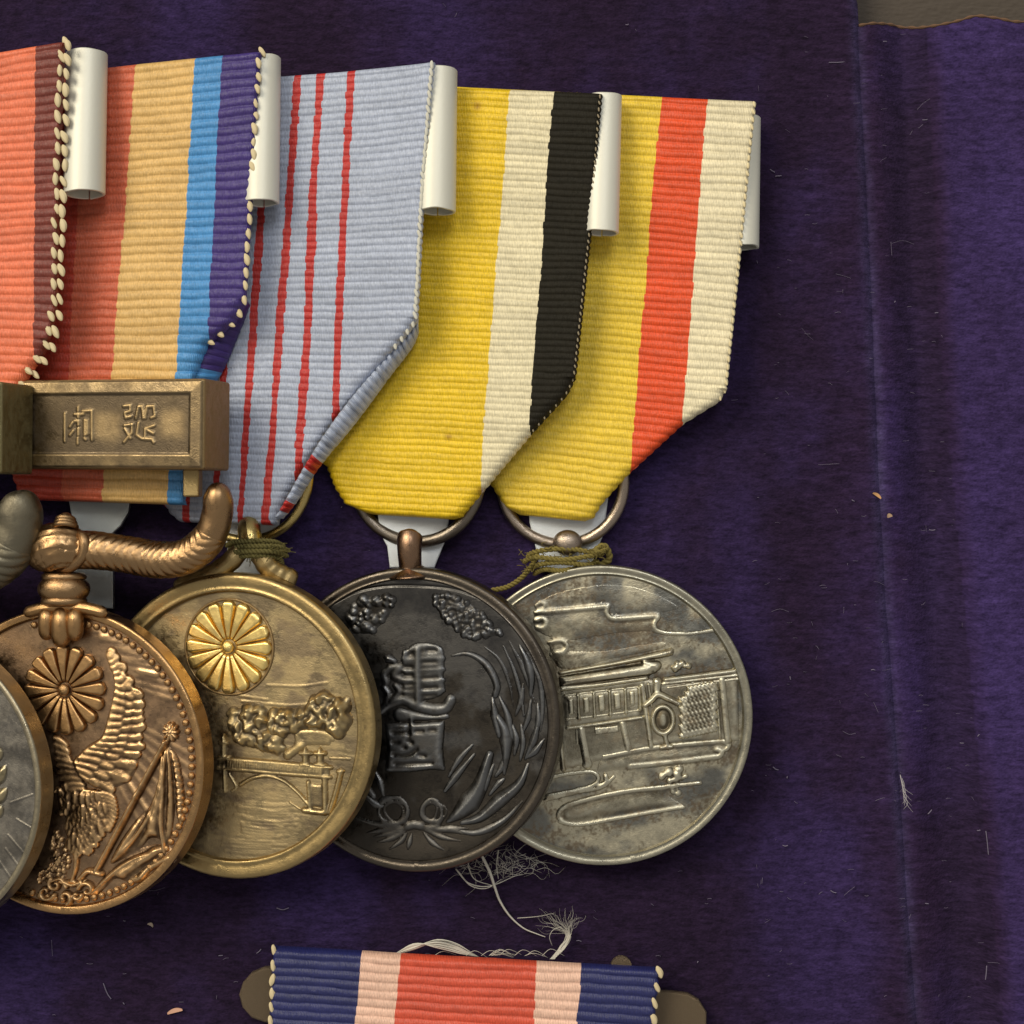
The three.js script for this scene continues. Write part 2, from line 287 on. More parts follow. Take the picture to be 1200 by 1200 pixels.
// the edge of a ribbon folded over along a slant: a ribbed strip between two lines (plan units, height)
function foldStrip(parent, A, B, hA, hB, ribs, amp, pieces) {
  const n = ribs * 10, pos = [], uv = [], col = [], ca = new THREE.CatmullRomCurve3(A.map((p) => P(...p, hA))), cb = new THREE.CatmullRomCurve3(B.map((p) => P(...p, hB))), W = 15;
  for (let j = 0; j <= n; j++) {
    const t = j / n, a = ca.getPointAt(t), b = cb.getPointAt(clamp(t + 0.012));
    for (let q = 0; q < W; q++) { const u = q / (W - 1), p = a.clone().lerp(b, u), s = Math.pow(Math.abs(Math.sin((t * ribs + 0.3 * vnoise(t * 20, 2) + 0.25 * u) * Math.PI)), 0.6); p.y += 0.35 + 0.45 * Math.sin(u * Math.PI) + amp * s * (0.7 + 0.5 * hash2(Math.floor(t * ribs), 5)) - (q === W - 1 || q === 0 ? 0.4 : 0) - 0.6 * u * u; pos.push(p.x, p.y, p.z); uv.push(t * 6, u * 0.4); const k = 0.82 + 0.3 * hash2(Math.floor(t * ribs), 7); col.push(k, k, k * 0.98); }
  }
  for (const [t0, t1, mat] of pieces) {
    const ix = []; for (let j = Math.floor(t0 * n); j < Math.floor(t1 * n); j++) for (let q = 0; q < W - 1; q++) { const a = j * W + q, c = a + W; ix.push(a, a + 1, c, c, a + 1, c + 1); }
    const g = new THREE.BufferGeometry(); g.setAttribute('position', new THREE.Float32BufferAttribute(pos, 3)); g.setAttribute('uv', new THREE.Float32BufferAttribute(uv, 2)); g.setAttribute('color', new THREE.Float32BufferAttribute(col, 3)); g.setIndex(ix); g.computeVertexNormals();
    let up = 0; for (const i of ix) up += g.attributes.normal.getY(i); if (up < 0) { for (let i = 0; i < ix.length; i += 3) { const t = ix[i]; ix[i] = ix[i + 1]; ix[i + 1] = t; } g.setIndex(ix); g.computeVertexNormals(); }
    add(parent, 'folded_edge', g, mat);
  }
}

// a rolled aluminium tube open at both ends with a seam
function tube(owner, top, bottom, h, r, flat = 0.9) {
  const a = P(...top, h - 0.3), b = P(...bottom, h + 0.8), L = a.distanceTo(b), t = 0.32, n = 36, pos = [], idx = [], uv = [];
  const Z = b.clone().sub(a).normalize(), X = V(1, 0, 0).addScaledVector(Z, -Z.x).normalize(), Y = V(0, 0, 0).crossVectors(Z, X).normalize(); if (Y.y < 0) Y.negate();
  const prof = [[r, 0.08], [r - 0.07, 0], [r - t + 0.07, 0], [r - t, 0.1], [r - t, L - 0.1], [r - t + 0.07, L], [r - 0.07, L], [r, L - 0.08], [r, 0.08]];
  const gap = 0.10, N2 = prof.length;
  for (let i = 0; i <= n; i++) {
    const ang = -0.5 * Math.PI + gap + (Math.PI * 2 - 0.08) * i / n;
    for (const [r1, z1] of prof) { const rr = r1 + 0.05 * (vnoise(ang * 0.8 + r * 40, z1 * 0.22 + top[0]) - 0.5), z = z1 + (z1 < 1 ? -1 : 1) * 0.14 * (vnoise(ang * 1.3 + top[0], z1 > 1 ? 5 : 9) - 0.5), p = a.clone().addScaledVector(X, Math.cos(ang) * rr).addScaledVector(Y, Math.sin(ang) * rr * flat).addScaledVector(Z, z); pos.push(p.x, p.y, p.z); uv.push(ang * r / 10, z / 10); }
  }
  for (let i = 0; i < n; i++) for (let j = 0; j < N2 - 1; j++) { const q = i * N2 + j, w = q + N2; idx.push(q, w, q + 1, q + 1, w, w + 1); }
  const g = new THREE.BufferGeometry(); g.setAttribute('position', new THREE.Float32BufferAttribute(pos, 3)); g.setAttribute('uv', new THREE.Float32BufferAttribute(uv, 2)); g.setIndex(idx); g.computeVertexNormals();
  return add(owner, 'mounting_tube', g, M.aluminium);
}
// the flat aluminium hook behind a ribbon, outline in plan units
function hook(owner, pts, h, mat = M.hook) {
  const sh = new THREE.Shape(pts.map(([px, py]) => { const p = P(px, py, h); return new THREE.Vector2(p.x, -p.z); }));
  const g = new THREE.ExtrudeGeometry(sh, { depth: 0.5, bevelEnabled: true, bevelSize: 0.12, bevelThickness: 0.12, bevelSegments: 2 });
  g.rotateX(-Math.PI / 2); g.translate(0, h - 0.62, 0); return add(owner, 'hook_plate', g, mat);
}
function ringPart(owner, c, R, r, h, mat, tiltX = 0, tiltZ = 0) {
  const g = new THREE.TorusGeometry(R, r, 18, 90), p = P(c[0], c[1], h);
  g.applyMatrix4(new THREE.Matrix4().makeTranslation(p.x, p.y, p.z).multiply(new THREE.Matrix4().makeRotationZ(tiltZ)).multiply(new THREE.Matrix4().makeRotationX(Math.PI / 2 + tiltX)));
  return add(owner, 'ring', g, mat);
}

// ------------------------------------------------------------------ struck medals: a disc, its field and its reliefs
class Disc {
  constructor(owner, o) {
    Object.assign(this, o); this.owner = owner;
    const c = P(...o.c, o.h);
    this.M = new THREE.Matrix4().makeTranslation(c.x, c.y, c.z).multiply(new THREE.Matrix4().makeRotationZ(o.tilt * Math.PI / 180)).multiply(new THREE.Matrix4().makeRotationX(-Math.PI / 2 + (o.tiltX ?? 0) * Math.PI / 180)).multiply(new THREE.Matrix4().makeRotationZ(o.turn * Math.PI / 180));
    this.I = this.M.clone().invert();
    const pr = o.profile.map(([r, z]) => new THREE.Vector2(r, z));
    const g = new THREE.LatheGeometry(pr, 160); g.rotateX(Math.PI / 2); g.scale(1, 1, 1);
    const uv = g.attributes.uv, ps = g.attributes.position; for (let i = 0; i < uv.count; i++) uv.setXY(i, (ps.getX(i) + ps.getZ(i)) / 16, ps.getY(i) / 16);
    g.applyMatrix4(this.M); fixOut(g, this.M);
    this.mesh = add(owner, 'disc', g, o.rim);
    this.layers = [];
  }
  L(px, py, z = 0) { const e = EYE.clone().applyMatrix4(this.I), q = P(px, py, 0).applyMatrix4(this.I), t = (z - e.z) / (q.z - e.z); return [lerp(e.x, q.x, t), lerp(e.y, q.y, t)]; }
}
function fixOut(g) { g.computeVertexNormals(); }
const NG = 440;
class Relief {
  constructor(disc, base = 0) { this.d = disc; this.R = disc.R; this.c = 2 * this.R / (NG - 1); this.A = new Float32Array(NG * NG).fill(base); }
  map(pts) { return pts.map((p) => this.d.L(p[0], p[1])); }
  range(x0, x1, y0, y1) { const f = (v) => Math.floor((v + this.R) / this.c); return [Math.max(0, f(x0)), Math.min(NG - 1, f(x1) + 1), Math.max(0, f(y0)), Math.min(NG - 1, f(y1) + 1)]; }
  // w in mm: half width along the line as [start, middle, end]; h height; mode 'max' | 'sub' | 'add'
  stroke(pts, w, h, mode = 'max', n = 0, isLocal = false) {
    const q0 = (isLocal ? pts : this.map(pts)).map((p) => V(p[0], p[1], 0)), q = q0.length > 2 ? spline(q0, n || q0.length * 7) : q0, W = (typeof w === 'number' ? [w, w, w] : w).map((x) => x * 1.3), m = Math.max(...W) + 0.02, k = q.length - 1;
    const best = new Map();
    for (let i = 0; i < k; i++) {
      const a = q[i], b = q[i + 1], dx = b.x - a.x, dy = b.y - a.y, l2 = dx * dx + dy * dy + 1e-9, [i0, i1, j0, j1] = this.range(Math.min(a.x, b.x) - m, Math.max(a.x, b.x) + m, Math.min(a.y, b.y) - m, Math.max(a.y, b.y) + m);
      for (let j = j0; j <= j1; j++) for (let ii = i0; ii <= i1; ii++) {
        const x = ii * this.c - this.R, y = j * this.c - this.R, t = clamp(((x - a.x) * dx + (y - a.y) * dy) / l2), d = Math.hypot(x - a.x - dx * t, y - a.y - dy * t), s = (i + t) / k, ww = s < 0.5 ? lerp(W[0], W[1], s * 2) : lerp(W[1], W[2], s * 2 - 1);
        if (d >= ww) continue; const v = h * Math.pow(1 - (d / ww) ** 2, 1.15) * Math.min(1, ww / (Math.max(...W) * 0.5)), key = j * NG + ii; if (!(best.get(key) > v)) best.set(key, v);
      }
    }
    for (const [key, v] of best) this.A[key] = mode === 'max' ? Math.max(this.A[key], v) : mode === 'sub' ? (this.A[key] > 0 || this.base ? this.A[key] - v : this.A[key]) : this.A[key] + v;
    return this;
  }
  poly(pts, h, bevel = 0.25, curved = true, fn = null) {
    let q = this.map(pts); if (curved) q = spline(q.map((p) => V(p[0], p[1], 0)), q.length * 6, true).map((p) => [p.x, p.y]);
    const xs = q.map((p) => p[0]), ys = q.map((p) => p[1]), [i0, i1, j0, j1] = this.range(Math.min(...xs), Math.max(...xs), Math.min(...ys), Math.max(...ys)), n = q.length;
    for (let j = j0; j <= j1; j++) for (let i = i0; i <= i1; i++) {
      const x = i * this.c - this.R, y = j * this.c - this.R; let inside = false, d = 1e9;
      for (let a = 0, b = n - 1; a < n; b = a++) {
        const [ax, ay] = q[a], [bx, by] = q[b]; if ((ay > y) !== (by > y) && x < (bx - ax) * (y - ay) / (by - ay) + ax) inside = !inside;
        const dx = bx - ax, dy = by - ay, t = clamp(((x - ax) * dx + (y - ay) * dy) / (dx * dx + dy * dy + 1e-9)), e = (x - ax - dx * t) ** 2 + (y - ay - dy * t) ** 2; if (e < d) d = e;
      }
      if (!inside) continue; d = Math.sqrt(d); const e = clamp(d / bevel), v = h * (0.35 * Math.sqrt(1 - (1 - e) ** 2) + 0.65 * e * e * (3 - 2 * e)) * (fn ? fn(x, y, d) : 1), k = j * NG + i; this.A[k] = Math.max(this.A[k], v);
    }
    return this;
  }
  // one feather laid over whatever is there
  vane(pts, w, h0, h1, barb = 0.007) {
    const q0 = pts.map((p) => V(p[0], p[1], 0)), q = spline(q0, 14), k = q.length - 1, m = w * 1.15, best = new Map();
    for (let i = 0; i < k; i++) {
      const a = q[i], b = q[i + 1], dx = b.x - a.x, dy = b.y - a.y, l2 = dx * dx + dy * dy + 1e-9, [i0, i1, j0, j1] = this.range(Math.min(a.x, b.x) - m, Math.max(a.x, b.x) + m, Math.min(a.y, b.y) - m, Math.max(a.y, b.y) + m);
      for (let j = j0; j <= j1; j++) for (let ii = i0; ii <= i1; ii++) {
        const x = ii * this.c - this.R, y = j * this.c - this.R, t = clamp(((x - a.x) * dx + (y - a.y) * dy) / l2), px = x - a.x - dx * t, py = y - a.y - dy * t, d = Math.hypot(px, py), s = (i + t) / k, ww = w * Math.min(1, 0.55 + s * 1.2) * Math.sqrt(Math.max(0.02, 1 - Math.pow(Math.max(0, s - 0.72) / 0.28, 2.2)));
        if (d >= ww) continue; const u = d / ww, key = j * NG + ii, side = px * dy - py * dx > 0 ? 1 : -1, old = best.get(key); if (old && old[0] <= u) continue;
        best.set(key, [u, lerp(h0, h1, s) + 0.16 * Math.sqrt(1 - u * u) - 0.06 * u * (side > 0 ? 1 : 0) + (u < 0.16 ? 0.04 : 0) + barb * Math.sin(s * 46 + u * 5 * side)]);
      }
    }
    for (const [key, v] of best) this.A[key] = v[1]; return this;
  }
  bumps(pts, n, r, h, seed, mode = 'max') {      // small round lumps scattered in a polygon of plan points
    const q = this.map(pts), R = rng(seed), xs = q.map((p) => p[0]), ys = q.map((p) => p[1]); let made = 0, tries = 0;
    while (made < n && tries++ < n * 30) {
      const x = lerp(Math.min(...xs), Math.max(...xs), R()), y = lerp(Math.min(...ys), Math.max(...ys), R()); let inside = false;
      for (let a = 0, b = q.length - 1; a < q.length; b = a++) if ((q[a][1] > y) !== (q[b][1] > y) && x < (q[b][0] - q[a][0]) * (y - q[a][1]) / (q[b][1] - q[a][1]) + q[a][0]) inside = !inside;
      if (!inside) continue; made++; const k = 0.6 + 0.8 * R(); this.stroke([[x, y], [x + 0.02, y]], r * k, h * (0.7 + 0.6 * R()), mode, 0, true);
    }
    return this;
  }
  // feathers inside an outline: lead is the bone they spring from, n the number along it, rows of short ones near it
  feathers(pts, lead, n, h, opt = {}) {
    const L = spline(this.map(lead).map((p) => V(p[0], p[1], 0)), 70), k = opt.slant ?? 0.35, cov = opt.coverts ?? 2.2, row = opt.row ?? 0.62;
    return this.poly(pts, h, opt.bevel ?? 0.5, true, (x, y) => {
      let best = 1e9, s = 0; for (let i = 0; i < L.length; i++) { const d = (x - L[i].x) ** 2 + (y - L[i].y) ** 2; if (d < best) { best = d; s = i / (L.length - 1); } }
      const d = Math.sqrt(best), w = (opt.wild ?? 0.35) * (vnoise(x * 1.5, y * 1.5) - 0.5) + 0.25 * (opt.wild ?? 0.4) * (vnoise(x * 4, y * 4) - 0.5);
      if (d < cov) { const rw = Math.floor(d / row), f = d / row - rw, id = s * n * 1.7 + (rw % 2) * 0.5 + w, g = Math.abs((id - Math.floor(id)) * 2 - 1); return 0.80 + 0.10 * (1 - d / cov) + 0.30 * Math.max(0, f - 0.55 * g * g) - 0.10 * g * g; }
      const id = s * n + d * k + w, g = id - Math.floor(id); return 0.52 + 0.16 * hash2(Math.floor(id), 3) + 0.42 * Math.pow(g, 0.8) * (g > 0.93 ? (1 - g) / 0.07 : 1) + 0.035 * Math.sin(d * 16 + g * 6) - 0.02 * (d - cov);
    });
  }
  each(fn) { for (let j = 0; j < NG; j++) for (let i = 0; i < NG; i++) { const k = j * NG + i; this.A[k] = fn(this.A[k], i * this.c - this.R, j * this.c - this.R); } return this; }
  blurred(n) {
    let a = this.A, t = new Float32Array(NG * NG);
    for (let pass = 0; pass < 2; pass++) {
      for (let j = 0; j < NG; j++) { let s = 0; for (let i = -n; i < NG; i++) { if (i + n < NG) s += a[j * NG + i + n]; if (i - n - 1 >= 0) s -= a[j * NG + i - n - 1]; if (i >= 0) t[j * NG + i] = s / (2 * n + 1); } }
      const u = new Float32Array(NG * NG);
      for (let i = 0; i < NG; i++) { let s = 0; for (let j = -n; j < NG; j++) { if (j + n < NG) s += t[(j + n) * NG + i]; if (j - n - 1 >= 0) s -= t[(j - n - 1) * NG + i]; if (j >= 0) u[j * NG + i] = s / (2 * n + 1); } }
      a = u;
    }
    return a;
  }
  soften(n) { const b = this.blurred(n), a = this.A; for (let i = 0; i < a.length; i++) if (a[i] > 0 || this.base) a[i] = b[i]; return this; }
  // a mesh of the cells that stand out; color(height, hollow, x, y) gives the vertex tone, mostly darker in hollows
  build(name, mat, color, opt = {}) {
    if (opt.field) this.tint = color;
    const a = this.A, soft = this.blurred(6), eps = opt.field ? -1e9 : 0.02, rMax = opt.rMax ?? this.R, id = new Int32Array(NG * NG).fill(-1), pos = [], uv = [], col = [], idx = [];
    const use = (k) => { const i = k % NG, j = (k - i) / NG; return Math.hypot(i * this.c - this.R, j * this.c - this.R) < rMax; };
    const vert = (k) => {
      if (id[k] >= 0) return id[k]; const i = k % NG, j = (k - i) / NG; let x = i * this.c - this.R, y = j * this.c - this.R; const r = Math.hypot(x, y); if (opt.field && r > rMax) { x *= rMax / r; y *= rMax / r; }
      const h = a[k], z = (opt.field ? h : (opt.on ? opt.on.A[k] : 0) + (h > eps ? h + 0.004 : -0.04));
      pos.push(x, y, z); uv.push(x / 16, y / 16); let c = color(h, h - soft[k], x, y); if (opt.on) c = mix3(opt.on.tint(0, 0, x, y), c, sstep(0.0, 0.16, h)); col.push(...c); return (id[k] = pos.length / 3 - 1);
    };
    for (let j = 0; j < NG - 1; j++) for (let i = 0; i < NG - 1; i++) {
      const k = j * NG + i, q = [k, k + 1, k + NG, k + NG + 1]; if (!q.some((v) => a[v] > eps)) continue; if (!q.some(use)) continue;
      const [A0, B, D0, E] = q.map(vert); idx.push(A0, B, E, A0, E, D0);
    }
    if (!idx.length) return null;
    const g = new THREE.BufferGeometry(); g.setAttribute('position', new THREE.Float32BufferAttribute(pos, 3)); g.setAttribute('uv', new THREE.Float32BufferAttribute(uv, 2)); g.setAttribute('color', new THREE.Float32BufferAttribute(col, 3)); g.setIndex(idx); g.computeVertexNormals(); g.applyMatrix4(this.d.M);
    return add(opt.parent ?? this.d.mesh, name, g, mat);
  }
}
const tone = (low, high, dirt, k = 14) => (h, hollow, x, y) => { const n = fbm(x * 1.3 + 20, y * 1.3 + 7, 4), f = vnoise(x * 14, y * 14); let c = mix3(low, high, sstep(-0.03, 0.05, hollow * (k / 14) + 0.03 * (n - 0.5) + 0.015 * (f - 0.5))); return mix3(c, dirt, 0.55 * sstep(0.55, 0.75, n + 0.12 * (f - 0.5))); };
function petalGeo(R, r0, n, dome, outline) {
  const rows = 20, cols = 14, pos = [], idx = [], half = Math.PI / n * 0.94;
  for (let i = 0; i <= rows; i++) for (let j = 0; j <= cols; j++) {
    const s = i / rows, u = j / cols * 2 - 1, tip = 0.86; let r = lerp(r0, R, s), w = Math.min(half * r, half * R * tip);
    const cap = R - half * R * 0.75; if (r > cap) w *= Math.sqrt(Math.max(0.0, 1 - ((r - cap) / (R - cap)) ** 2)) * 0.98 + 0.02;
    const e = 1 - Math.abs(u), z = dome * Math.sqrt(1 - (1 - clamp(e * 2.4)) ** 2) * (0.6 + 0.4 * sstep(0, 0.5, s)) * (s > 0.9 ? Math.sqrt(Math.max(0.1, 1 - ((s - 0.9) / 0.1) ** 2)) : 1) * (i === 0 || i === rows ? 0 : 1) - (outline ? 0.06 * Math.exp(-((e - 0.5) ** 2) / 0.01) : 0);
    pos.push(u * w, r, j === 0 || j === cols || i === rows ? -0.02 : z);
  }
  for (let i = 0; i < rows; i++) for (let j = 0; j < cols; j++) { const a = i * (cols + 1) + j, b = a + cols + 1; idx.push(a, a + 1, b + 1, a, b + 1, b); }
  const g = new THREE.BufferGeometry(); g.setAttribute('position', new THREE.Float32BufferAttribute(pos, 3)); g.setAttribute('uv', new THREE.Float32BufferAttribute(pos.flatMap((v, i) => (i % 3 === 2 ? [] : [v / 16])), 2)); g.setIndex(idx); g.computeVertexNormals(); return g;
}
function chrysanthemum(medal, disc, at, R, mat, z, turn = 0, dome = 0.35) {
  const g = part(medal, 'chrysanthemum'), [x, y] = disc.L(...at), B = disc.M.clone().multiply(new THREE.Matrix4().makeTranslation(x, y, z)), pg = petalGeo(R, R * 0.16, 16, dome, false);
  for (let i = 0; i < 16; i++) addAt(g, 'petal', pg, mat, B.clone().multiply(new THREE.Matrix4().makeRotationZ(turn + i * Math.PI / 8)));
  const c = new THREE.SphereGeometry(R * 0.13, 16, 10); c.scale(1, 1, 0.7); addAt(g, 'flower_centre', c, mat, B.clone().multiply(new THREE.Matrix4().makeTranslation(0, 0, dome * 0.6)));
  return g;
}
const rimProfile = (R, w, rise, thick, round = 0.22, groove = 0) => {
  const p = [[0.01, -thick + rise], [R - 0.4, -thick + rise]];
  for (let i = 0; i <= 6; i++) { const a = -Math.PI / 2 + i / 6 * Math.PI / 2; p.push([R - round + Math.cos(a) * round, -thick + rise + round + Math.sin(a) * round]); }
  for (let i = 0; i <= 8; i++) { const a = i / 8 * Math.PI / 2; p.push([R - round + Math.cos(a) * round, rise - round + Math.sin(a) * round]); }
  if (groove) p.push([R - w + groove + 0.35, rise], [R - w + groove + 0.2, rise - 0.13], [R - w + groove, rise - 0.02]);
  p.push([R - w + 0.12, rise], [R - w, rise - 0.12], [R - w - 0.1, -0.02], [R - w - 0.3, -0.05]);
  return p;
};

// ------------------------------------------------------------------ medal with the white, red and yellow ribbon (rightmost)
const zoomed = (ox, oy, k) => (pts) => pts.map((p) => [ox + p[0] / k, oy + p[1] / k]);
{
  const m = thing('medal', P(705, 838, 0), 'tarnished silver medal showing a shrine building under clouds, yellow red and cream ribbon', 'medal', 'medals hanging side by side');
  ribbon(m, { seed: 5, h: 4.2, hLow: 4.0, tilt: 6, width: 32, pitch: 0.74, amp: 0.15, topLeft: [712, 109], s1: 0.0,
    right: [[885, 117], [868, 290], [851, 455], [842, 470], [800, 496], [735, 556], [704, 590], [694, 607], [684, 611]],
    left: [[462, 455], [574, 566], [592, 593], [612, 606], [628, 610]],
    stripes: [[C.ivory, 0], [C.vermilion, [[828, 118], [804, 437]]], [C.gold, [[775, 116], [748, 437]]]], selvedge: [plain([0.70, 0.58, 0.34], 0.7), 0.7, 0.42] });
  tube(m, [870, 138], [868, 290], 1.9, 1.75, 0.8);
  hook(m, [[620, 580], [712, 580], [706, 626], [700, 640], [690, 668], [634, 668], [630, 645], [622, 612]], 0.75);
  ringPart(m, [659, 566], 5.95, 0.56, 1.15, M.silverRing, 0.05, 0.10);
  const d = new Disc(m, { c: [705, 838], h: 3.0, tilt: 4, turn: 11.5, R: 14.4, profile: rimProfile(14.4, 0.95, 0.32, 2.0, 0.25, 0.1), rim: M.silver });
  const z = zoomed(580, 650, 3.16), low = [0.11, 0.09, 0.06], high = [0.56, 0.52, 0.40], dirt = [0.24, 0.185, 0.12], rm = reliefMat(0.40, 0.000025);
  const field = new Relief(d); field.base = 1;
  field.each((a, x, y) => 0.28 * (1 - (x * x + y * y) / 200) + 0.035 * (fbm(x * 0.35, y * 0.6, 3) - 0.5) + 0.010 * (fbm(x * 3, y * 3, 2) - 0.5));
  field.build('field', rm, (h, c, x, y) => { const n = fbm(x * 0.35 + 4, y * 0.5 + 1, 4), f = fbm(x * 2.2, y * 2.2, 3); return mix3(mix3([0.19, 0.185, 0.165], [0.50, 0.45, 0.33], sstep(0.34, 0.66, n + 0.22 * Math.exp(-((x + 4) ** 2 + (y + 1) ** 2) / 60) - 0.06)), [0.17, 0.125, 0.08], 0.8 * sstep(0.49, 0.68, fbm(x * 0.22 + 9, y * 0.5 + 3, 3) * 0.45 + fbm(x * 5, y * 5, 3) * 0.35 + f * 0.2 + 0.05 * Math.exp(-((y - 6) ** 2) / 14))); }, { field: true, rMax: 13.6 });
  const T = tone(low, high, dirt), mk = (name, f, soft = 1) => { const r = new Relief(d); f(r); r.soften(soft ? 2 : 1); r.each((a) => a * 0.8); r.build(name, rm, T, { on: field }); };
  mk('cloud', (r) => {
    r.poly(z([[150, 215], [280, 200], [420, 188], [418, 215], [440, 236], [600, 226], [606, 240], [590, 268], [622, 284], [710, 292], [700, 300], [560, 290], [420, 300], [300, 320], [200, 310], [150, 280]]), 0.15, 1.3, true, (x, y) => 0.9 + 0.3 * (fbm(x * 0.7, y * 1.5, 3) - 0.5)); r.poly(z([[150, 200], [180, 150], [300, 110], [480, 100], [640, 150], [700, 200], [620, 226], [440, 230], [420, 190], [280, 202]]), 0.09, 1.5, true, (x, y) => 0.9 + 0.3 * (fbm(x * 0.7, y * 1.5, 3) - 0.5)); r.poly(z([[200, 330], [260, 322], [268, 345], [400, 350], [640, 320], [640, 340], [440, 390], [236, 424]]), 0.10, 0.9);
    r.stroke(z([[150, 214], [280, 203], [418, 190]]), 0.16, 0.28); r.stroke(z([[418, 192], [414, 212], [428, 232], [450, 236], [520, 232], [600, 226]]), 0.17, 0.30); r.stroke(z([[606, 232], [592, 250], [594, 274], [626, 288], [700, 292]]), 0.17, 0.30); r.stroke(z([[700, 294], [760, 288], [830, 276]]), 0.14, 0.24);
    r.stroke(z([[150, 190], [165, 178], [185, 182], [180, 200], [160, 204]]), 0.12, 0.20); r.stroke(z([[150, 245], [175, 235], [190, 250], [178, 272], [155, 268]]), 0.16, 0.28);
    r.stroke(z([[200, 325], [250, 318], [268, 335], [255, 358], [225, 365]]), 0.17, 0.28); r.stroke(z([[205, 372], [330, 366]]), 0.1, 0.16);
  });
  mk('shrine_wall', (r) => {
    r.poly(z([[236, 494], [545, 455], [640, 470], [900, 440], [905, 690], [860, 690], [700, 690], [560, 715], [240, 800]]), 0.16, 0.3, false); r.poly(z([[254, 516], [536, 484], [540, 600], [262, 640]]), 0.30, 0.25, false, (x, y) => 1 + 0.15 * (fbm(x, y, 3) - 0.5)); r.poly(z([[690, 500], [822, 478], [836, 672], [690, 690]]), 0.24, 0.3, false);
  });
  mk('roof', (r) => {
    r.poly(z([[232, 432], [450, 392], [655, 344], [664, 350], [660, 372], [610, 384], [440, 412], [238, 446]]), 0.5, 0.3, false);
    r.poly(z([[240, 448], [440, 416], [575, 394], [600, 420], [570, 452], [400, 470], [244, 492]]), 0.55, 0.6, false);
    for (const y of [0, 11, 22, 34]) r.stroke(z([[242, 456 + y], [420, 430 + y * 0.8], [590, 404 + y * 0.9]]), 0.11, 0.30, 'add');
    r.stroke(z([[245, 496], [400, 478], [560, 456]]), 0.22, 0.55); r.stroke(z([[556, 400], [600, 408]]), 0.35, 0.6); r.bumps(z([[555, 400], [600, 395], [605, 425], [560, 430]]), 12, 0.22, 0.6, 3);
    r.bumps(z([[670, 400], [715, 395], [720, 420], [640, 428]]), 14, 0.2, 0.45, 4);
    r.stroke(z([[630, 462], [760, 446], [890, 430]]), 0.22, 0.5); r.stroke(z([[620, 478], [760, 462], [900, 446]]), 0.14, 0.4); r.stroke(z([[640, 492], [780, 474], [905, 460]]), 0.14, 0.32);
  }, 0);
  mk('balcony', (r) => {
    for (const [a, b, c, e] of [[262, 528, 300, 600], [318, 522, 358, 594], [374, 512, 416, 588], [432, 506, 474, 580], [490, 500, 526, 566]]) { r.poly(z([[a, b], [c - 4, b - 7], [c, e - 8], [a + 6, e]]), 0.5, 0.3, false); r.stroke(z([[c + 8, b - 10], [c + 12, e + 6]]), 0.17, 0.66); }
    r.stroke(z([[258, 520], [400, 502], [534, 488]]), 0.14, 0.42); r.stroke(z([[264, 608], [400, 592], [534, 574]]), 0.15, 0.46); r.stroke(z([[268, 640], [400, 622], [545, 600]]), 0.2, 0.5);
    for (let i = 0; i < 10; i++) r.stroke(z([[372 + i * 9, 640 - i * 1], [374 + i * 9, 662 - i * 1]]), 0.09, 0.5); for (let i = 0; i < 5; i++) r.stroke(z([[500 + i * 9, 622 - i], [502 + i * 9, 645 - i]]), 0.09, 0.2);
  }, 0);
  mk('pillar', (r) => { for (const [a, b, c, e, w] of [[242, 690, 254, 792, 0.22], [318, 645, 342, 772, 0.42], [472, 622, 494, 716, 0.34], [545, 482, 578, 708, 0.28], [568, 476, 580, 560, 0.15], [840, 462, 862, 690, 0.34], [818, 472, 834, 680, 0.12]]) r.stroke(z([[a, b], [c, e]]), w, 0.42); r.stroke(z([[300, 640], [304, 700]]), 0.12, 0.3); }, 0);
  mk('lattice_fence', (r) => { for (let i = 0; i < 9; i++) for (let j = 0; j < 11; j++) { const x = 690 + i * 15 + (j % 2) * 7, y = 500 + j * 17 - i * 3; if (x > 822 || y > 676 || x < 690 + (j < 2 ? 20 : 0)) continue; r.stroke(z([[x - 7, y - 6], [x + 7, y + 6]]), 0.15, 0.62, 'max', 0); r.stroke(z([[x + 7, y - 6], [x - 7, y + 6]]), 0.09, 0.45); } }, 0);
  mk('lantern', (r) => {
    const c = []; for (let i = 0; i <= 16; i++) { const a = i / 16 * 6.2832; c.push([622 + Math.cos(a) * 38, 610 + Math.sin(a) * 50]); } r.poly(z(c.slice(0, 16)), 0.3, 0.9); r.stroke(z(c), 0.24, 0.62);
    r.stroke(z([[555, 556], [580, 536], [602, 516], [640, 530], [682, 550]]), 0.3, 0.75); r.stroke(z([[600, 470], [600, 515]]), 0.4, 0.5); r.stroke(z([[628, 660], [634, 690], [640, 712]]), 0.24, 0.5); r.stroke(z([[615, 712], [655, 708]]), 0.22, 0.5);
  }, 0);
  mk('low_cloud', (r) => {
    r.poly(z([[395, 752], [520, 726], [690, 704], [830, 690], [862, 694], [866, 716], [840, 728], [842, 752], [800, 766], [640, 782], [520, 796], [430, 800], [380, 800]]), 0.24, 1.0, true, (x, y) => 0.85 + 0.35 * (fbm(x * 0.8, y * 1.5, 3) - 0.5)); r.stroke(z([[400, 746], [560, 716], [700, 700], [850, 688]]), 0.16, 0.34);
    r.stroke(z([[500, 782], [640, 768], [780, 752], [836, 742], [842, 728], [820, 720]]), 0.18, 0.36); r.stroke(z([[850, 690], [868, 704], [856, 722]]), 0.16, 0.34);
    r.stroke(z([[190, 826], [300, 806], [370, 806], [384, 830], [366, 850], [300, 870], [190, 892]]), 0.16, 0.34); r.stroke(z([[384, 856], [410, 840], [410, 816]]), 0.2, 0.40); r.stroke(z([[186, 908], [300, 880], [400, 858], [440, 820]]), 0.14, 0.28);
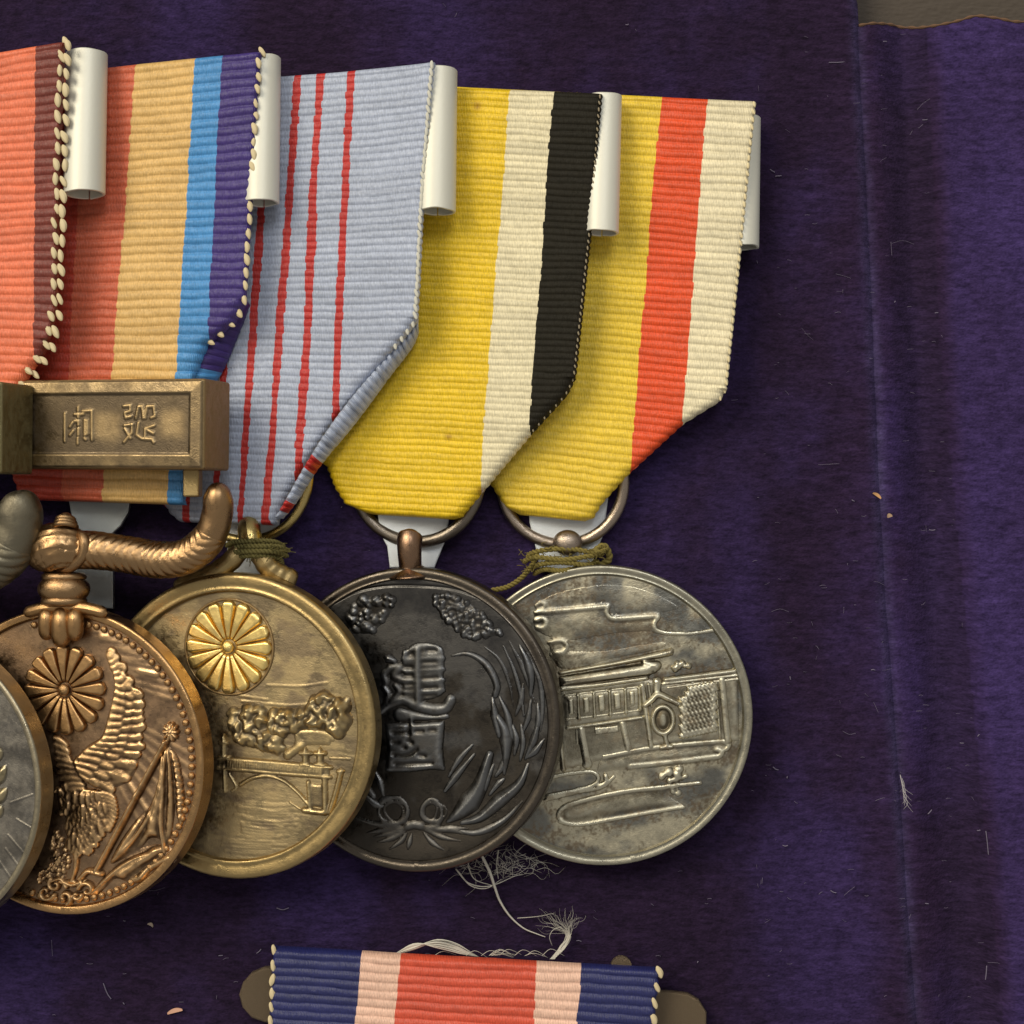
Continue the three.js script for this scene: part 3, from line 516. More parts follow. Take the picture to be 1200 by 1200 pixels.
    r.poly(z([[236, 960], [250, 930], [340, 900], [480, 870], [700, 842], [770, 838], [640, 880], [700, 930], [600, 952], [440, 974], [290, 998], [246, 990]]), 0.22, 1.1, true, (x, y) => 0.85 + 0.35 * (fbm(x * 0.8, y * 1.5, 3) - 0.5)); r.stroke(z([[250, 988], [234, 966], [250, 936], [340, 904], [480, 874], [640, 856], [760, 844]]), 0.16, 0.36); r.stroke(z([[240, 988], [300, 1000], [450, 976], [600, 950], [700, 934]]), 0.14, 0.32);
    r.bumps(z([[610, 810], [660, 785], [720, 800], [700, 830], [620, 838]]), 16, 0.28, 0.45, 8); r.bumps(z([[650, 860], [680, 850], [690, 900], [660, 910]]), 8, 0.16, 0.3, 9);
  });
  const kn = new THREE.SphereGeometry(1.25, 24, 16); kn.scale(1.15, 0.9, 1); { const p = P(665, 636, 2.2); kn.translate(p.x, p.y, p.z); } add(m, 'suspension_loop', kn, M.silverRing);
  const th = [];
  for (const [x0, x1, y, h, dy] of [[618, 712, 646, 2.7, -3], [614, 706, 653, 2.9, 3], [622, 700, 661, 2.8, -2], [626, 690, 667, 2.6, 2]]) th.push(...cord([P(x0, y + 5, h - 1.6), P(x0 + 12, y, h - 0.3), P((x0 + x1) / 2, y + dy, h + 0.3), P(x1 - 12, y - dy * 0.6, h - 0.2), P(x1, y - 3, h - 1.6)], 0.23, 10, 90));
  th.push(...cord([P(630, 650, 2.7), P(622, 664, 1.9), P(610, 678, 1.3), P(594, 688, 1.0), P(576, 692, 1.0)], 0.23, 8, 80), ...cord([P(690, 652, 2.2), P(708, 640, 1.2), P(714, 655, 0.9), P(700, 664, 1.1)], 0.3, 5, 60));
  const r = rng(31); for (let i = 0; i < 60; i++) { const x = 606 + r() * 106, y = 640 + r() * 28; th.push(bar([P(x, y, 2.7), P(x + 8 * (r() - 0.5), y + 8 * (r() - 0.5), 3.2), P(x + 16 * (r() - 0.5), y + 16 * (r() - 0.5), 2.6)], 0.035, 8, 4)); }
  add(m, 'thread', merge(th), threadMat);
}

// ------------------------------------------------------------------ dark medal with the yellow, cream and black ribbon
{
  const m = thing('medal', P(483, 843, 0), 'blackened bronze medal with two raised characters inside a grain wreath, yellow and black ribbon', 'medal', 'medals hanging side by side');
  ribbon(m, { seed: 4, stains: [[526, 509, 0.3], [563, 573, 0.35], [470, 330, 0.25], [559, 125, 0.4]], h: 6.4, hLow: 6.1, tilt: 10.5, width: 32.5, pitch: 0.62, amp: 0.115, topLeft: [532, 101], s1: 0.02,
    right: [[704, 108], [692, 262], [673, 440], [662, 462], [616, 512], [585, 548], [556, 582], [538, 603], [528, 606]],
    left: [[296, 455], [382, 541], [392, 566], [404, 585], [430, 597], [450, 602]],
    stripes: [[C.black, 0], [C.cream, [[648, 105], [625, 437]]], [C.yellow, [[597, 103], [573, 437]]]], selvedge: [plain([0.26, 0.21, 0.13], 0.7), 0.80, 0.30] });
  tube(m, [709, 112], [705, 273], 4.75, 1.62, 0.8);
  hook(m, [[440, 575], [528, 575], [524, 612], [520, 634], [508, 664], [458, 664], [455, 640], [447, 625]], 1.2);
  ringPart(m, [488, 560], 6.2, 0.6, 1.75, M.darkRing, 0.05, 0.17);
  const d = new Disc(m, { c: [482.8, 843], h: 5.2, tilt: 14, turn: 1.5, R: 14.4, profile: rimProfile(14.4, 1.15, 0.5, 2.3, 0.45, 0.12), rim: M.dark });
  const zA = zoomed(380, 680, 4.286), zB = zoomed(380, 840, 4.286), rm = reliefMat(0.42, 0.000018), T = tone([0.050, 0.044, 0.038], [0.125, 0.12, 0.115], [0.08, 0.07, 0.06], 9);
  const field = new Relief(d); field.base = 1;
  field.each((a, x, y) => { const r = Math.hypot(x, y); return 0.35 * sstep(9.8, 13.4, r) + 0.02 * (fbm(x * 0.8, y * 0.8, 3) - 0.5); });
  field.stroke(zA([[60, 110], [160, 60], [300, 30], [500, 28], [680, 50], [850, 120], [980, 220]]), 0.12, 0.1, 'sub');
  field.build('field', rm, (h, c, x, y) => mix3([0.046, 0.040, 0.034], [0.082, 0.078, 0.075], sstep(0.35, 0.65, fbm(x * 0.5, y * 0.5, 4) + 0.04 * y)), { field: true, rMax: 13.35 });
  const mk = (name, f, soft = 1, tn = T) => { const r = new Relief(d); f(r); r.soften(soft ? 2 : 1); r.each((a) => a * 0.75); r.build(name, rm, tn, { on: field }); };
  const bright = tone([0.060, 0.056, 0.052], [0.15, 0.15, 0.152], [0.09, 0.08, 0.07], 9);
  const ch = part(m, 'inscription');
  const character = (f) => { const r = new Relief(d); f(r); r.soften(2); r.each((a) => a * 0.75); r.build('character', rm, bright, { parent: ch, on: field }); };
  character((r) => {
    r.poly(zA([[395, 385], [440, 325], [500, 310], [590, 335], [605, 380], [600, 480], [605, 560], [560, 590], [520, 600], [450, 600], [400, 585], [396, 480]]), 0.30, 0.2);
    for (const [x0, y0, x1, y1] of [[405, 435, 440, 437], [500, 405, 560, 402], [405, 477, 440, 478], [495, 452, 560, 448], [405, 516, 440, 517], [495, 500, 570, 492], [405, 556, 445, 556], [490, 545, 565, 540], [500, 580, 560, 575], [430, 372, 490, 355], [520, 350, 560, 350]]) r.stroke(zA([[x0, y0], [x1, y1]]), 0.19, 0.26, 'sub');
    r.stroke(zA([[470, 345], [472, 480], [474, 620]]), 0.42, 0.48); for (const y of [400, 455, 508, 560]) r.stroke(zA([[400, y], [480, y - 2], [600, y - 8]]), 0.17, 0.42);
    r.poly(zA([[298, 378], [330, 368], [372, 402], [362, 420], [305, 412]]), 0.5, 0.3, false); r.stroke(zA([[398, 400], [406, 360]]), 0.22, 0.5); r.stroke(zA([[330, 440], [380, 438], [350, 480], [390, 500]]), 0.34, 0.34); r.stroke(zA([[310, 510], [300, 470], [330, 445]]), 0.3, 0.34); r.stroke(zA([[300, 540], [320, 570], [310, 620]]), 0.3, 0.34);
    r.stroke(zA([[285, 655], [330, 620], [400, 600], [470, 630], [560, 648], [610, 640], [636, 600]]), [0.3, 0.5, 0.42], 0.46); r.stroke(zA([[340, 600], [380, 560], [360, 530]]), 0.3, 0.3);
  });
  character((r) => {
    r.poly(zA([[345, 665], [370, 640], [460, 658], [560, 678], [620, 670], [630, 690], [540, 703], [440, 706], [360, 706]]), 0.36, 0.25);
    r.poly(zB([[305, 32], [360, 26], [450, 28], [560, 20], [606, 18], [603, 90], [596, 160], [604, 240], [610, 270], [540, 264], [440, 276], [330, 278], [305, 268], [318, 180], [312, 100]]), 0.5, 0.25, false);
    for (const p of [[[345, 76], [425, 76]], [[462, 70], [500, 70]], [[530, 66], [560, 66]], [[348, 128], [378, 128]], [[425, 118], [445, 130]], [[400, 150], [410, 152]], [[350, 186], [400, 192], [440, 180], [470, 160]], [[480, 188], [510, 196]], [[358, 232], [440, 232], [545, 230]], [[428, 40], [430, 90]]]) r.stroke(zB(p), 0.16, 0.3, 'sub');
    r.stroke(zB([[440, 0], [442, 110]]), 0.14, 0.55);
  });
  mk('grape_bunch', (r) => { const q = zA([[545, 85], [620, 72], [720, 108], [800, 168], [858, 236], [890, 270], [820, 285], [720, 288], [640, 232], [580, 155]]); r.poly(q, 0.25, 0.6); r.bumps(q, 150, 0.24, 0.50, 5); }, 0, bright);
  mk('grape_bunch', (r) => { const q = zA([[128, 150], [200, 95], [290, 88], [352, 84], [330, 170], [260, 245], [200, 272], [130, 232]]); r.poly(q, 0.3, 0.8); r.bumps(q, 60, 0.34, 0.55, 6); }, 0, bright);
  const leaves = [[zA([[640, 378], [720, 368], [790, 400], [840, 460], [868, 535], [858, 575]]), [0.08, 0.32, 0.25], 0.45], [zA([[985, 325], [1022, 400], [1042, 480], [1040, 580]]), [0.1, 0.4, 0.12], 0.5], [zA([[900, 330], [950, 440], [985, 560], [1004, 680]]), [0.06, 0.2, 0.1], 0.3],
    [zA([[880, 585], [915, 660], [935, 740], [945, 800]]), [0.1, 0.3, 0.1], 0.4], [zA([[845, 590], [858, 680], [880, 780]]), [0.1, 0.35, 0.2], 0.4], [zA([[1075, 620], [1080, 700], [1060, 780]]), [0.1, 0.28, 0.1], 0.4], [zA([[1040, 600], [1025, 690], [1000, 760]]), [0.1, 0.25, 0.1], 0.35],
    [zB([[872, 0], [908, 70], [915, 160], [904, 290]]), [0.25, 0.55, 0.1], 0.55], [zB([[946, 40], [965, 110], [955, 190]]), [0.1, 0.28, 0.1], 0.4], [zB([[618, 528], [690, 470], [770, 370], [832, 188]]), [0.12, 0.8, 0.3], 0.7], [zB([[606, 372], [660, 300], [755, 186]]), [0.15, 0.3, 0.1], 0.45], [zB([[625, 300], [680, 210], [745, 140]]), [0.1, 0.25, 0.1], 0.35],
    [zB([[690, 532], [780, 505], [880, 420], [985, 330], [1026, 235]]), [0.15, 0.55, 0.12], 0.6], [zB([[740, 450], [800, 360], [850, 240]]), [0.1, 0.3, 0.1], 0.35], [zB([[830, 392], [880, 330], [905, 310]]), [0.1, 0.25, 0.1], 0.35], [zB([[1082, 20], [1056, 110], [1012, 210]]), [0.1, 0.32, 0.1], 0.45], [zB([[1108, 110], [1060, 170], [1015, 205]]), [0.08, 0.3, 0.1], 0.4], [zB([[990, 40], [1000, 130], [985, 220]]), [0.1, 0.24, 0.1], 0.3],
    [zB([[640, 560], [760, 580], [900, 520], [1000, 420]]), [0.08, 0.3, 0.08], 0.22], [zB([[860, 300], [900, 240], [930, 120]]), [0.1, 0.3, 0.1], 0.3], [zA([[930, 300], [1000, 440], [1060, 620]]), [0.06, 0.22, 0.06], 0.2], [zA([[800, 330], [880, 400], [930, 520], [950, 640]]), [0.05, 0.16, 0.05], 0.2], [zA([[1020, 360], [1085, 500], [1100, 640], [1090, 760]]), [0.06, 0.24, 0.06], 0.24], [zA([[960, 680], [990, 600], [1000, 520]]), [0.08, 0.26, 0.08], 0.26], [zB([[700, 430], [770, 350], [800, 270], [812, 210]]), [0.08, 0.22, 0.08], 0.3], [zB([[60, 120], [160, 280], [250, 400]]), [0.1, 0.4, 0.2], 0.35], [zB([[190, 380], [260, 440], [300, 450]]), [0.1, 0.3, 0.1], 0.3], [zB([[240, 250], [280, 330], [300, 400]]), [0.1, 0.3, 0.1], 0.3]];
  const wr = part(m, 'wreath'); for (const [p, w, h] of leaves) { const r = new Relief(d); r.stroke(p, w, h); r.stroke(p, w.map((x) => x * 0.12), 0.12, 'add'); r.soften(2); r.each((a) => a * 0.75); r.build('leaf', rm, bright, { parent: wr, on: field }); }
  mk('bow', (r) => {
    const ringOf = (cx, cy, a, b, k, w, hh) => { const q = []; for (let i = 0; i <= 16; i++) { const t = i / 16 * 6.283; q.push([cx + Math.cos(t + k) * a + 6 * Math.sin(t * 2), cy + Math.sin(t + k) * b]); } r.stroke(zB(q), w, hh); };
    ringOf(352, 470, 74, 66, 0.4, 0.15, 0.30); ringOf(360, 476, 56, 50, 1.4, 0.13, 0.22); ringOf(330, 482, 60, 60, 2.0, 0.1, 0.18); ringOf(540, 470, 52, 58, 0.2, 0.14, 0.28); ringOf(534, 476, 36, 42, 1.1, 0.12, 0.2); ringOf(552, 480, 56, 50, 2.2, 0.1, 0.16);
    r.stroke(zB([[420, 548], [450, 540], [485, 546]]), 0.36, 0.3);
    for (const q of [[[262, 438], [300, 412], [380, 400]], [[410, 552], [320, 545], [235, 530], [150, 500]], [[408, 560], [300, 566], [215, 582]], [[405, 566], [340, 584], [250, 600]], [[410, 574], [350, 606], [268, 628]], [[416, 584], [392, 618], [330, 664]], [[500, 545], [560, 548], [600, 510]], [[495, 556], [560, 566], [640, 570], [740, 592]], [[500, 566], [590, 600], [690, 622]], [[498, 578], [545, 628], [606, 668]], [[540, 560], [640, 556], [730, 560]], [[440, 585], [430, 630], [424, 664]]]) r.stroke(zB(q), [0.08, 0.24, 0.06], 0.24);
  });
  const b = bar([P(482, 622, 4.0), P(480, 634, 4.6), P(480, 648, 4.7), P(481, 664, 4.4), P(482, 674, 4.3)], (t) => lerp(1.25, 1.05, t) * (t < 0.15 ? endRound(t, 0.3) : 1) + (t > 0.8 ? (t - 0.8) * 6 : 0), 40, 22);
  add(m, 'suspension_loop', b, M.knob);
}

// ------------------------------------------------------------------ bronze medal with the gilt chrysanthemum and the bridge, grey ribbon with red lines
{
  const m = thing('medal', P(273, 850, 0), 'yellow bronze medal with a gilt chrysanthemum over an arched bridge, grey ribbon with red lines', 'medal', 'medals hanging side by side');
  const red = (x, y, x2, y2) => [[C.scarlet, [[x + 4.5, y], [x2 + 4, y2]]], [C.grey, [[x - 4.5, y], [x2 - 4, y2]]]];
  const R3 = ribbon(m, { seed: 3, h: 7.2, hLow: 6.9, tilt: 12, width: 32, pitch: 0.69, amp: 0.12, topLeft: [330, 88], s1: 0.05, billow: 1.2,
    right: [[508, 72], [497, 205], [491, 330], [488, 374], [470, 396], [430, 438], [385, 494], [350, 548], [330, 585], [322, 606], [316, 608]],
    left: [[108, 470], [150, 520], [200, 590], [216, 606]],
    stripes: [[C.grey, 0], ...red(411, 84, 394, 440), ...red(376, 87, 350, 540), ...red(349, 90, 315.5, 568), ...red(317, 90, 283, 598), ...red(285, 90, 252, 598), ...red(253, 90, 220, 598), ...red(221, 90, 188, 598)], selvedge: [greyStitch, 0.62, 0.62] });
  foldStrip(R3.group, [[491, 374], [472, 398], [432, 442], [388, 498], [354, 552], [334, 588], [322, 608]], [[492, 386], [485, 404], [458, 440], [418, 494], [374, 548], [348, 588], [332, 608]], 5.2, 4.6, 33, 0.55, [[0, 0.70, C.grey], [0.70, 0.76, C.scarlet], [0.76, 0.91, C.grey], [0.91, 0.96, C.scarlet], [0.96, 1, C.grey]]);
  tube(m, [513, 82], [511, 248], 5.6, 1.85, 0.86);
  hook(m, [[245, 560], [335, 560], [325, 615], [300, 640], [306, 684], [262, 684], [268, 640], [252, 612]], 1.6);
  ringPart(m, [288, 556], 6.35, 0.46, 2.1, M.brassRing, 0.05, 0.20);
  const d = new Disc(m, { c: [273, 850], h: 6.0, tilt: 16, turn: -6, R: 14.4, profile: rimProfile(14.4, 1.75, 0.5, 2.3, 0.5, 0.35), rim: M.brass });
  const z = zoomed(140, 640, 3), rm = reliefMat(0.46, 0.000025), T = tone([0.17, 0.13, 0.08], [0.47, 0.355, 0.18], [0.25, 0.20, 0.12], 9);
  const field = new Relief(d); field.base = 1; field.each((a, x, y) => 0.015 * (fbm(x * 0.6, y * 0.6, 3) - 0.5) + (y > 0 ? 0.012 : 0.03) * (fbm(x * 0.4 + 5, y * 3.2, 3) - 0.5));
  for (const q of [[[430, 545], [600, 560], [660, 556]], [[520, 488], [640, 492], [730, 480]], [[420, 525], [520, 540]]]) field.stroke(z(q), 0.14, 0.03, 'add');
  for (let i = 0; i < 26; i++) { const y = 900 + i * 9, x0 = 400 + 60 * hash2(i, 1) - (i > 14 ? 60 : 0), x1 = 650 - 80 * hash2(i, 2) - i * 3; field.stroke(z([[x0, y], [(x0 + x1) / 2, y + 4 + 8 * hash2(i, 3)], [x1, y + 8]]), 0.14 + 0.12 * hash2(i, 4), 0.022, 'add'); }
  field.build('field', rm, (h, c, x, y) => { const n = fbm(x * 0.5 + 2, y * 0.9 + 4, 4); return mix3(mix3([0.27, 0.205, 0.125], [0.44, 0.335, 0.18], sstep(0.35, 0.62, n + (y < -4 ? 0.1 : 0) + 2.5 * c)), [0.19, 0.15, 0.09], 0.5 * sstep(10.5, 12.6, Math.hypot(x, y))); }, { field: true, rMax: 12.75 });
  chrysanthemum(m, d, [268.5, 758], 4.45, M.gilt, 0.05, 0.1, 0.42);
  const base = new THREE.TorusGeometry(4.5, 0.14, 8, 64); { const [x, y] = d.L(268.5, 758); base.applyMatrix4(d.M.clone().multiply(new THREE.Matrix4().makeTranslation(x, y, 0.02))); } add(d.mesh, 'flower_border', base, M.claspBronze);
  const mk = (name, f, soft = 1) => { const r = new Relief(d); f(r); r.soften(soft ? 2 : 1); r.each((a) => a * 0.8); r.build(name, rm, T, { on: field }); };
  mk('tree', (r) => { const q = z([[385, 590], [440, 575], [490, 562], [520, 590], [520, 640], [575, 690], [580, 720], [540, 730], [500, 712], [455, 705], [410, 680], [390, 640]]); r.poly(q, 0.25, 0.6); r.bumps(q, 90, 0.42, 0.6, 21); r.bumps(q, 120, 0.2, 0.3, 22, 'add'); r.stroke(z([[385, 590], [430, 606], [465, 602]]), 0.25, 0.45); });
  mk('tree', (r) => { const q = z([[535, 590], [575, 580], [620, 592], [660, 580], [670, 545], [715, 512], [760, 530], [795, 560], [800, 600], [775, 660], [735, 650], [690, 630], [640, 622], [610, 650], [560, 660], [530, 640]]); r.poly(q, 0.3, 0.7); r.bumps(q, 120, 0.46, 0.7, 23); r.bumps(q, 150, 0.2, 0.3, 24, 'add'); r.stroke(z([[800, 540], [790, 620]]), 0.3, 0.4); });
  mk('wall_outline', (r) => { r.poly(z([[622, 662], [640, 652], [735, 660], [748, 680], [740, 700], [660, 700], [612, 742], [600, 740]]), 0.14, 0.2, false); r.stroke(z([[600, 742], [612, 720], [625, 690], [622, 662], [640, 654], [735, 662], [750, 680]]), 0.16, 0.2); r.stroke(z([[590, 735], [640, 700]]), 0.35, 0.34); r.stroke(z([[740, 745], [810, 748]]), 0.12, 0.2); });
  mk('bridge', (r) => {
    r.poly(z([[345, 742], [500, 755], [740, 776], [740, 812], [560, 800], [345, 778]]), 0.24, 0.2, false); r.stroke(z([[345, 744], [520, 758], [745, 778]]), 0.17, 0.42); r.stroke(z([[345, 778], [560, 798], [742, 812]]), 0.17, 0.44);
    for (let i = 0; i < 40; i++) { const x = 385 + i * 8.4, y = 752 + i * 0.72; r.stroke(z([[x, y], [x - 1, y + 22]]), 0.075, 0.62); }
    const arc = [[425, 838], [460, 818], [500, 808], [540, 810], [580, 826], [620, 858], [650, 890], [672, 918]]; r.stroke(z(arc), 0.16, 0.4);
    const ap = spline(z(arc).map((p) => V(p[0], p[1], 0)), 44); for (const p of ap) r.stroke([[p.x, p.y - 0.1], [p.x + 0.05, p.y - 0.1]], 0.17, 0.62, 'max', 0, true);
    r.stroke(z([[665, 830], [672, 925]]), 0.2, 0.4); r.stroke(z([[722, 820], [724, 935]]), 0.26, 0.4); r.poly(z([[672, 835], [718, 838], [716, 920], [676, 915]]), 0.18, 0.2, false); r.stroke(z([[650, 928], [720, 936]]), 0.26, 0.45); r.stroke(z([[780, 790], [760, 870], [740, 935]]), 0.24, 0.42); r.stroke(z([[768, 792], [786, 790]]), 0.16, 0.42); r.stroke(z([[600, 900], [640, 925], [715, 935]]), 0.1, 0.2);
    r.stroke(z([[368, 770], [372, 860]]), 0.2, 0.34); r.stroke(z([[385, 800], [410, 850], [395, 860]]), 0.12, 0.2);
  }, 0);
  mk('bridge_lantern', (r) => { r.stroke(z([[368, 740], [368, 690]]), 0.3, 0.5); r.stroke(z([[356, 690], [380, 690]]), 0.2, 0.55); r.stroke(z([[368, 690], [368, 662]]), [0.3, 0.25, 0.08], 0.5); r.stroke(z([[352, 742], [386, 742]]), 0.22, 0.5); }, 0);
  mk('bridge_lantern', (r) => { for (const x of [655, 706]) { r.stroke(z([[x, 768], [x, 728]]), 0.30, 0.5); r.stroke(z([[x - 18, 728], [x + 18, 728]]), 0.18, 0.6); r.stroke(z([[x, 726], [x, 708]]), [0.22, 0.2, 0.08], 0.5); r.stroke(z([[x - 16, 768], [x + 18, 770]]), 0.2, 0.55); } }, 0);
  // suspension: two splayed arms tied with thread under the ring
  const arm = (pts, r0, r1) => bar(pts, (t) => lerp(r0, r1, t) * endRound(t, 0.12), 40, 18, (t, a, l) => 0.03 * Math.sin(t * 40), 0.8);
  add(m, 'suspension_arm', arm([P(300, 640, 5.0), P(306, 652, 5.4), P(318, 668, 5.2), P(334, 678, 4.8), P(347, 684, 4.5)], 0.9, 1.25), M.brass);
  add(m, 'suspension_arm', arm([P(286, 640, 5.0), P(272, 656, 5.2), P(252, 672, 4.8), P(228, 684, 4.2), P(205, 692, 3.6)], 0.9, 1.2), M.brass);
  add(m, 'suspension_loop', bar([P(292, 612, 3.2), P(292, 622, 4.4), P(294, 636, 4.8), P(294, 650, 4.6)], (t) => 1.1 * endRound(t, 0.25), 30, 18), M.brassRing);
  const th = [], r = rng(41); for (const [x0, x1, y, h] of [[266, 332, 634, 5.6], [268, 338, 640, 5.9], [264, 336, 646, 6.0], [268, 330, 651, 5.8]]) th.push(...cord([P(x0, y + 5, h - 1.6), P(x0 + 12, y + 1, h - 0.3), P((x0 + x1) / 2, y, h + 0.35), P(x1 - 12, y + 1, h - 0.2), P(x1, y + 6, h - 1.6)], 0.24, 10, 80));
  th.push(...cord([P(312, 640, 5.8), P(324, 648, 5.2), P(330, 662, 4.6), P(326, 672, 4.6)], 0.24, 6, 60));
  for (let i = 0; i < 26; i++) { const x = 275 + r() * 62, y = 632 + r() * 26; th.push(bar([P(x, y, 6), P(x + 12 * (r() - 0.5), y + 10 * (r() - 0.5), 6.5), P(x + 26 * (r() - 0.4), y + 22 * (r() - 0.4), 5.8)], 0.035, 8, 4)); }
  add(m, 'thread', merge(th), oliveThread);
}

// ------------------------------------------------------------------ the two medals with a bar across the ribbon and a feathered crossbar
function clasp(medal, dx, mat, low, high, chars, dy = 0) {
  const hw = 14.5, hh = 4.15, T = 5.4, c = P(72 + dx, 497 + dy, 8.0 + (dx ? 0.6 : 0));
  const W = new THREE.Matrix4().makeTranslation(c.x, c.y, c.z).multiply(new THREE.Matrix4().makeRotationZ(16 * Math.PI / 180)).multiply(new THREE.Matrix4().makeRotationX(-Math.PI / 2)).multiply(new THREE.Matrix4().makeRotationZ(-0.012));
  const I = W.clone().invert(), L = (px, py) => { const e = EYE.clone().applyMatrix4(I), q = P(px + dx, py + dy, 0).applyMatrix4(I), t = -e.z / (q.z - e.z); return [lerp(e.x, q.x, t), lerp(e.y, q.y, t)]; };
  const g0 = part(medal, 'bar_clasp');
  const body = new RoundedBoxGeometry(hw * 2, hh * 2, T, 4, 0.28); body.translate(0, 0, -T / 2 - 0.2); body.applyMatrix4(W); add(g0, 'clasp_body', body, mat);
  // face: a sloping frame round a sunk panel
  const nx = 360, ny = 110, pos = [], uv = [], col = [], idx = [], h = new Float32Array((nx + 1) * (ny + 1));
  const strokes = chars ? chars.map((s) => s.map((p) => L(...p))) : [];
  for (let j = 0; j <= ny; j++) for (let i = 0; i <= nx; i++) {
    const x = lerp(-hw + 0.15, hw - 0.15, i / nx), y = lerp(-hh + 0.15, hh - 0.15, j / ny), e = Math.min(hw - Math.abs(x), hh - Math.abs(y));
    let z = e < 0.3 ? lerp(-0.25, 0.05, e / 0.3) : e < 1.25 ? lerp(0.05, 0.14, (e - 0.3) / 0.95) : lerp(0.14, -0.02, clamp((e - 1.25) / 0.25)), mark = 0;
    
    for (const s of strokes) for (let k = 0; k < s.length - 1; k++) { const [ax, ay] = s[k], [bx, by] = s[k + 1], ux = bx - ax, uy = by - ay, t = clamp(((x - ax) * ux + (y - ay) * uy) / (ux * ux + uy * uy + 1e-9)), q = Math.hypot(x - ax - ux * t, y - ay - uy * t); if (q < 0.17) mark = Math.max(mark, Math.sqrt(1 - (q / 0.17) ** 2)); }
    z += 0.13 * mark + 0.008 * (fbm(x * 2, y * 2, 3) - 0.5); h[j * (nx + 1) + i] = z;
    const n = fbm(x * 0.8, y * 0.8 + 9, 4), worn = [[202, 497], [125, 500]].reduce((a, p) => { const [wx, wy] = L(...p); return a + 0.9 * Math.exp(-(((x - wx) / 1.25) ** 4 + ((y - wy) / 1.3) ** 4)); }, 0);
    let cc = mix3(low, high, clamp(mark + (e < 1.35 ? 0.35 + 0.5 * (n - 0.4) : 0) + (chars ? worn * (0.55 + 0.3 * n) : 0) + 0.25 * (n - 0.45))); pos.push(x, y, z); uv.push(x / 16, y / 16); col.push(...cc);
  }
  for (let j = 0; j < ny; j++) for (let i = 0; i < nx; i++) { const a = j * (nx + 1) + i, b = a + nx + 1; idx.push(a, a + 1, b + 1, a, b + 1, b); }
  const g = new THREE.BufferGeometry(); g.setAttribute('position', new THREE.Float32BufferAttribute(pos, 3)); g.setAttribute('uv', new THREE.Float32BufferAttribute(uv, 2)); g.setAttribute('color', new THREE.Float32BufferAttribute(col, 3)); g.setIndex(idx); g.computeVertexNormals(); g.applyMatrix4(W);
  add(g0, 'clasp_face', g, reliefMat(0.48, 0.000025));
}
function scrollBar(medal, dx, mat, k = 1, dy = 0) {
  const g0 = part(medal, 'suspension_bar'), Q = (x, y, h) => P(x + dx, y + dy, h);
  const feather = (t, a, l) => { const s = Math.cos(a); return (t < 0.74 && s > -0.5 ? 0.10 * sstep(0.86, 0.66, t) * (0.35 + 0.65 * sstep(0.1, 0.5, Math.abs((a > Math.PI ? a - 6.2832 : a) + 0.2))) * (0.5 + 0.7 * vnoise(t * 9, a * 1.2)) * Math.pow(Math.abs(Math.sin(t * 78 + 2.2 * vnoise(t * 14, 3) - Math.abs((a > Math.PI ? a - 6.2832 : a) + 0.2) * 3.8)), 0.6) : 0.012 * Math.sin(t * 60 + a * 3)) - 0.03; };
  add(g0, 'scroll', bar([Q(86, 644, 7.2), Q(112, 645, 7.6), Q(150, 650, 7.6), Q(188, 656, 7.6), Q(218, 652, 7.8), Q(242, 634, 8.0), Q(254, 606, 8.4), Q(255, 580, 8.8), Q(252, 566, 8.6)], (t) => k * (t < 0.6 ? lerp(1.75, 1.62, t / 0.6) : lerp(1.62, 1.42, (t - 0.6) / 0.4)) * (t > 0.9 ? endRound(t, 0.1) : 1), 420, 56, feather), mat);
  const knot = bar([Q(34, 652, 6.4), Q(50, 645, 7.3), Q(70, 641, 7.9), Q(88, 646, 7.6), Q(97, 654, 6.8)], (t) => k * 2.2 * Math.pow(endRound(t, 0.45), 0.8), 120, 48, (t, a) => 0.10 * Math.pow(Math.abs(Math.sin(a * 8 + t * 9 + 0.8 * vnoise(a * 2, t * 9))), 0.7) - 0.05, 0.8); add(g0, 'knot', knot, mat);
  const wrap = bar([Q(92, 622, 8.3), Q(99, 634, 8.9), Q(97, 650, 8.9), Q(86, 662, 8.3), Q(70, 668, 7.4), Q(50, 668, 6.4)], (t) => k * 0.55 * endRound(t, 0.2), 50, 14); add(g0, 'knot_band', wrap, mat);
  const sp = []; for (let i = 0; i < 3; i++) { const t = new THREE.TorusGeometry(0.95 - i * 0.12, 0.27, 12, 36), p = Q(77, 617 - i * 4, 8.3); t.applyMatrix4(new THREE.Matrix4().makeTranslation(p.x, p.y, p.z).multiply(new THREE.Matrix4().makeRotationX(-0.35))); sp.push(t); } { const s = new THREE.SphereGeometry(0.7, 16, 12), p = Q(77, 609, 8.2); s.translate(p.x, p.y, p.z); sp.push(s); } add(g0, 'bud', merge(sp), mat);
  const n = new THREE.SphereGeometry(1, 36, 24); n.scale(2.45, 1.9, 1.55); { const p = Q(75, 690, 7.2); n.translate(p.x, p.y, p.z); } add(g0, 'collar', n, mat);
  const nk = []; for (const [y, r, h] of [[676, 1.7, 7.0], [704, 1.75, 7.2]]) { const t = new THREE.TorusGeometry(r * 0.75, 0.42, 12, 40), p = Q(75, y, h); t.scale(1.25, 1, 1); t.translate(p.x, p.y, p.z); nk.push(t); } add(g0, 'neck', merge(nk), mat);
}
function clawMount(medal, pts, mat) {
  const g = [];
  for (const [x, y, w, l, h] of pts) { const b = bar([P(x, y - l * 0.5, h - 0.2), P(x, y - l * 0.1, h + 0.35), P(x, y + l * 0.35, h + 0.15), P(x, y + l * 0.55, h - 0.6)], (t) => w * Math.sqrt(endRound(t, 0.35)), 26, 16); g.push(b); }
  add(medal, 'claw_mount', merge(g), mat);
}
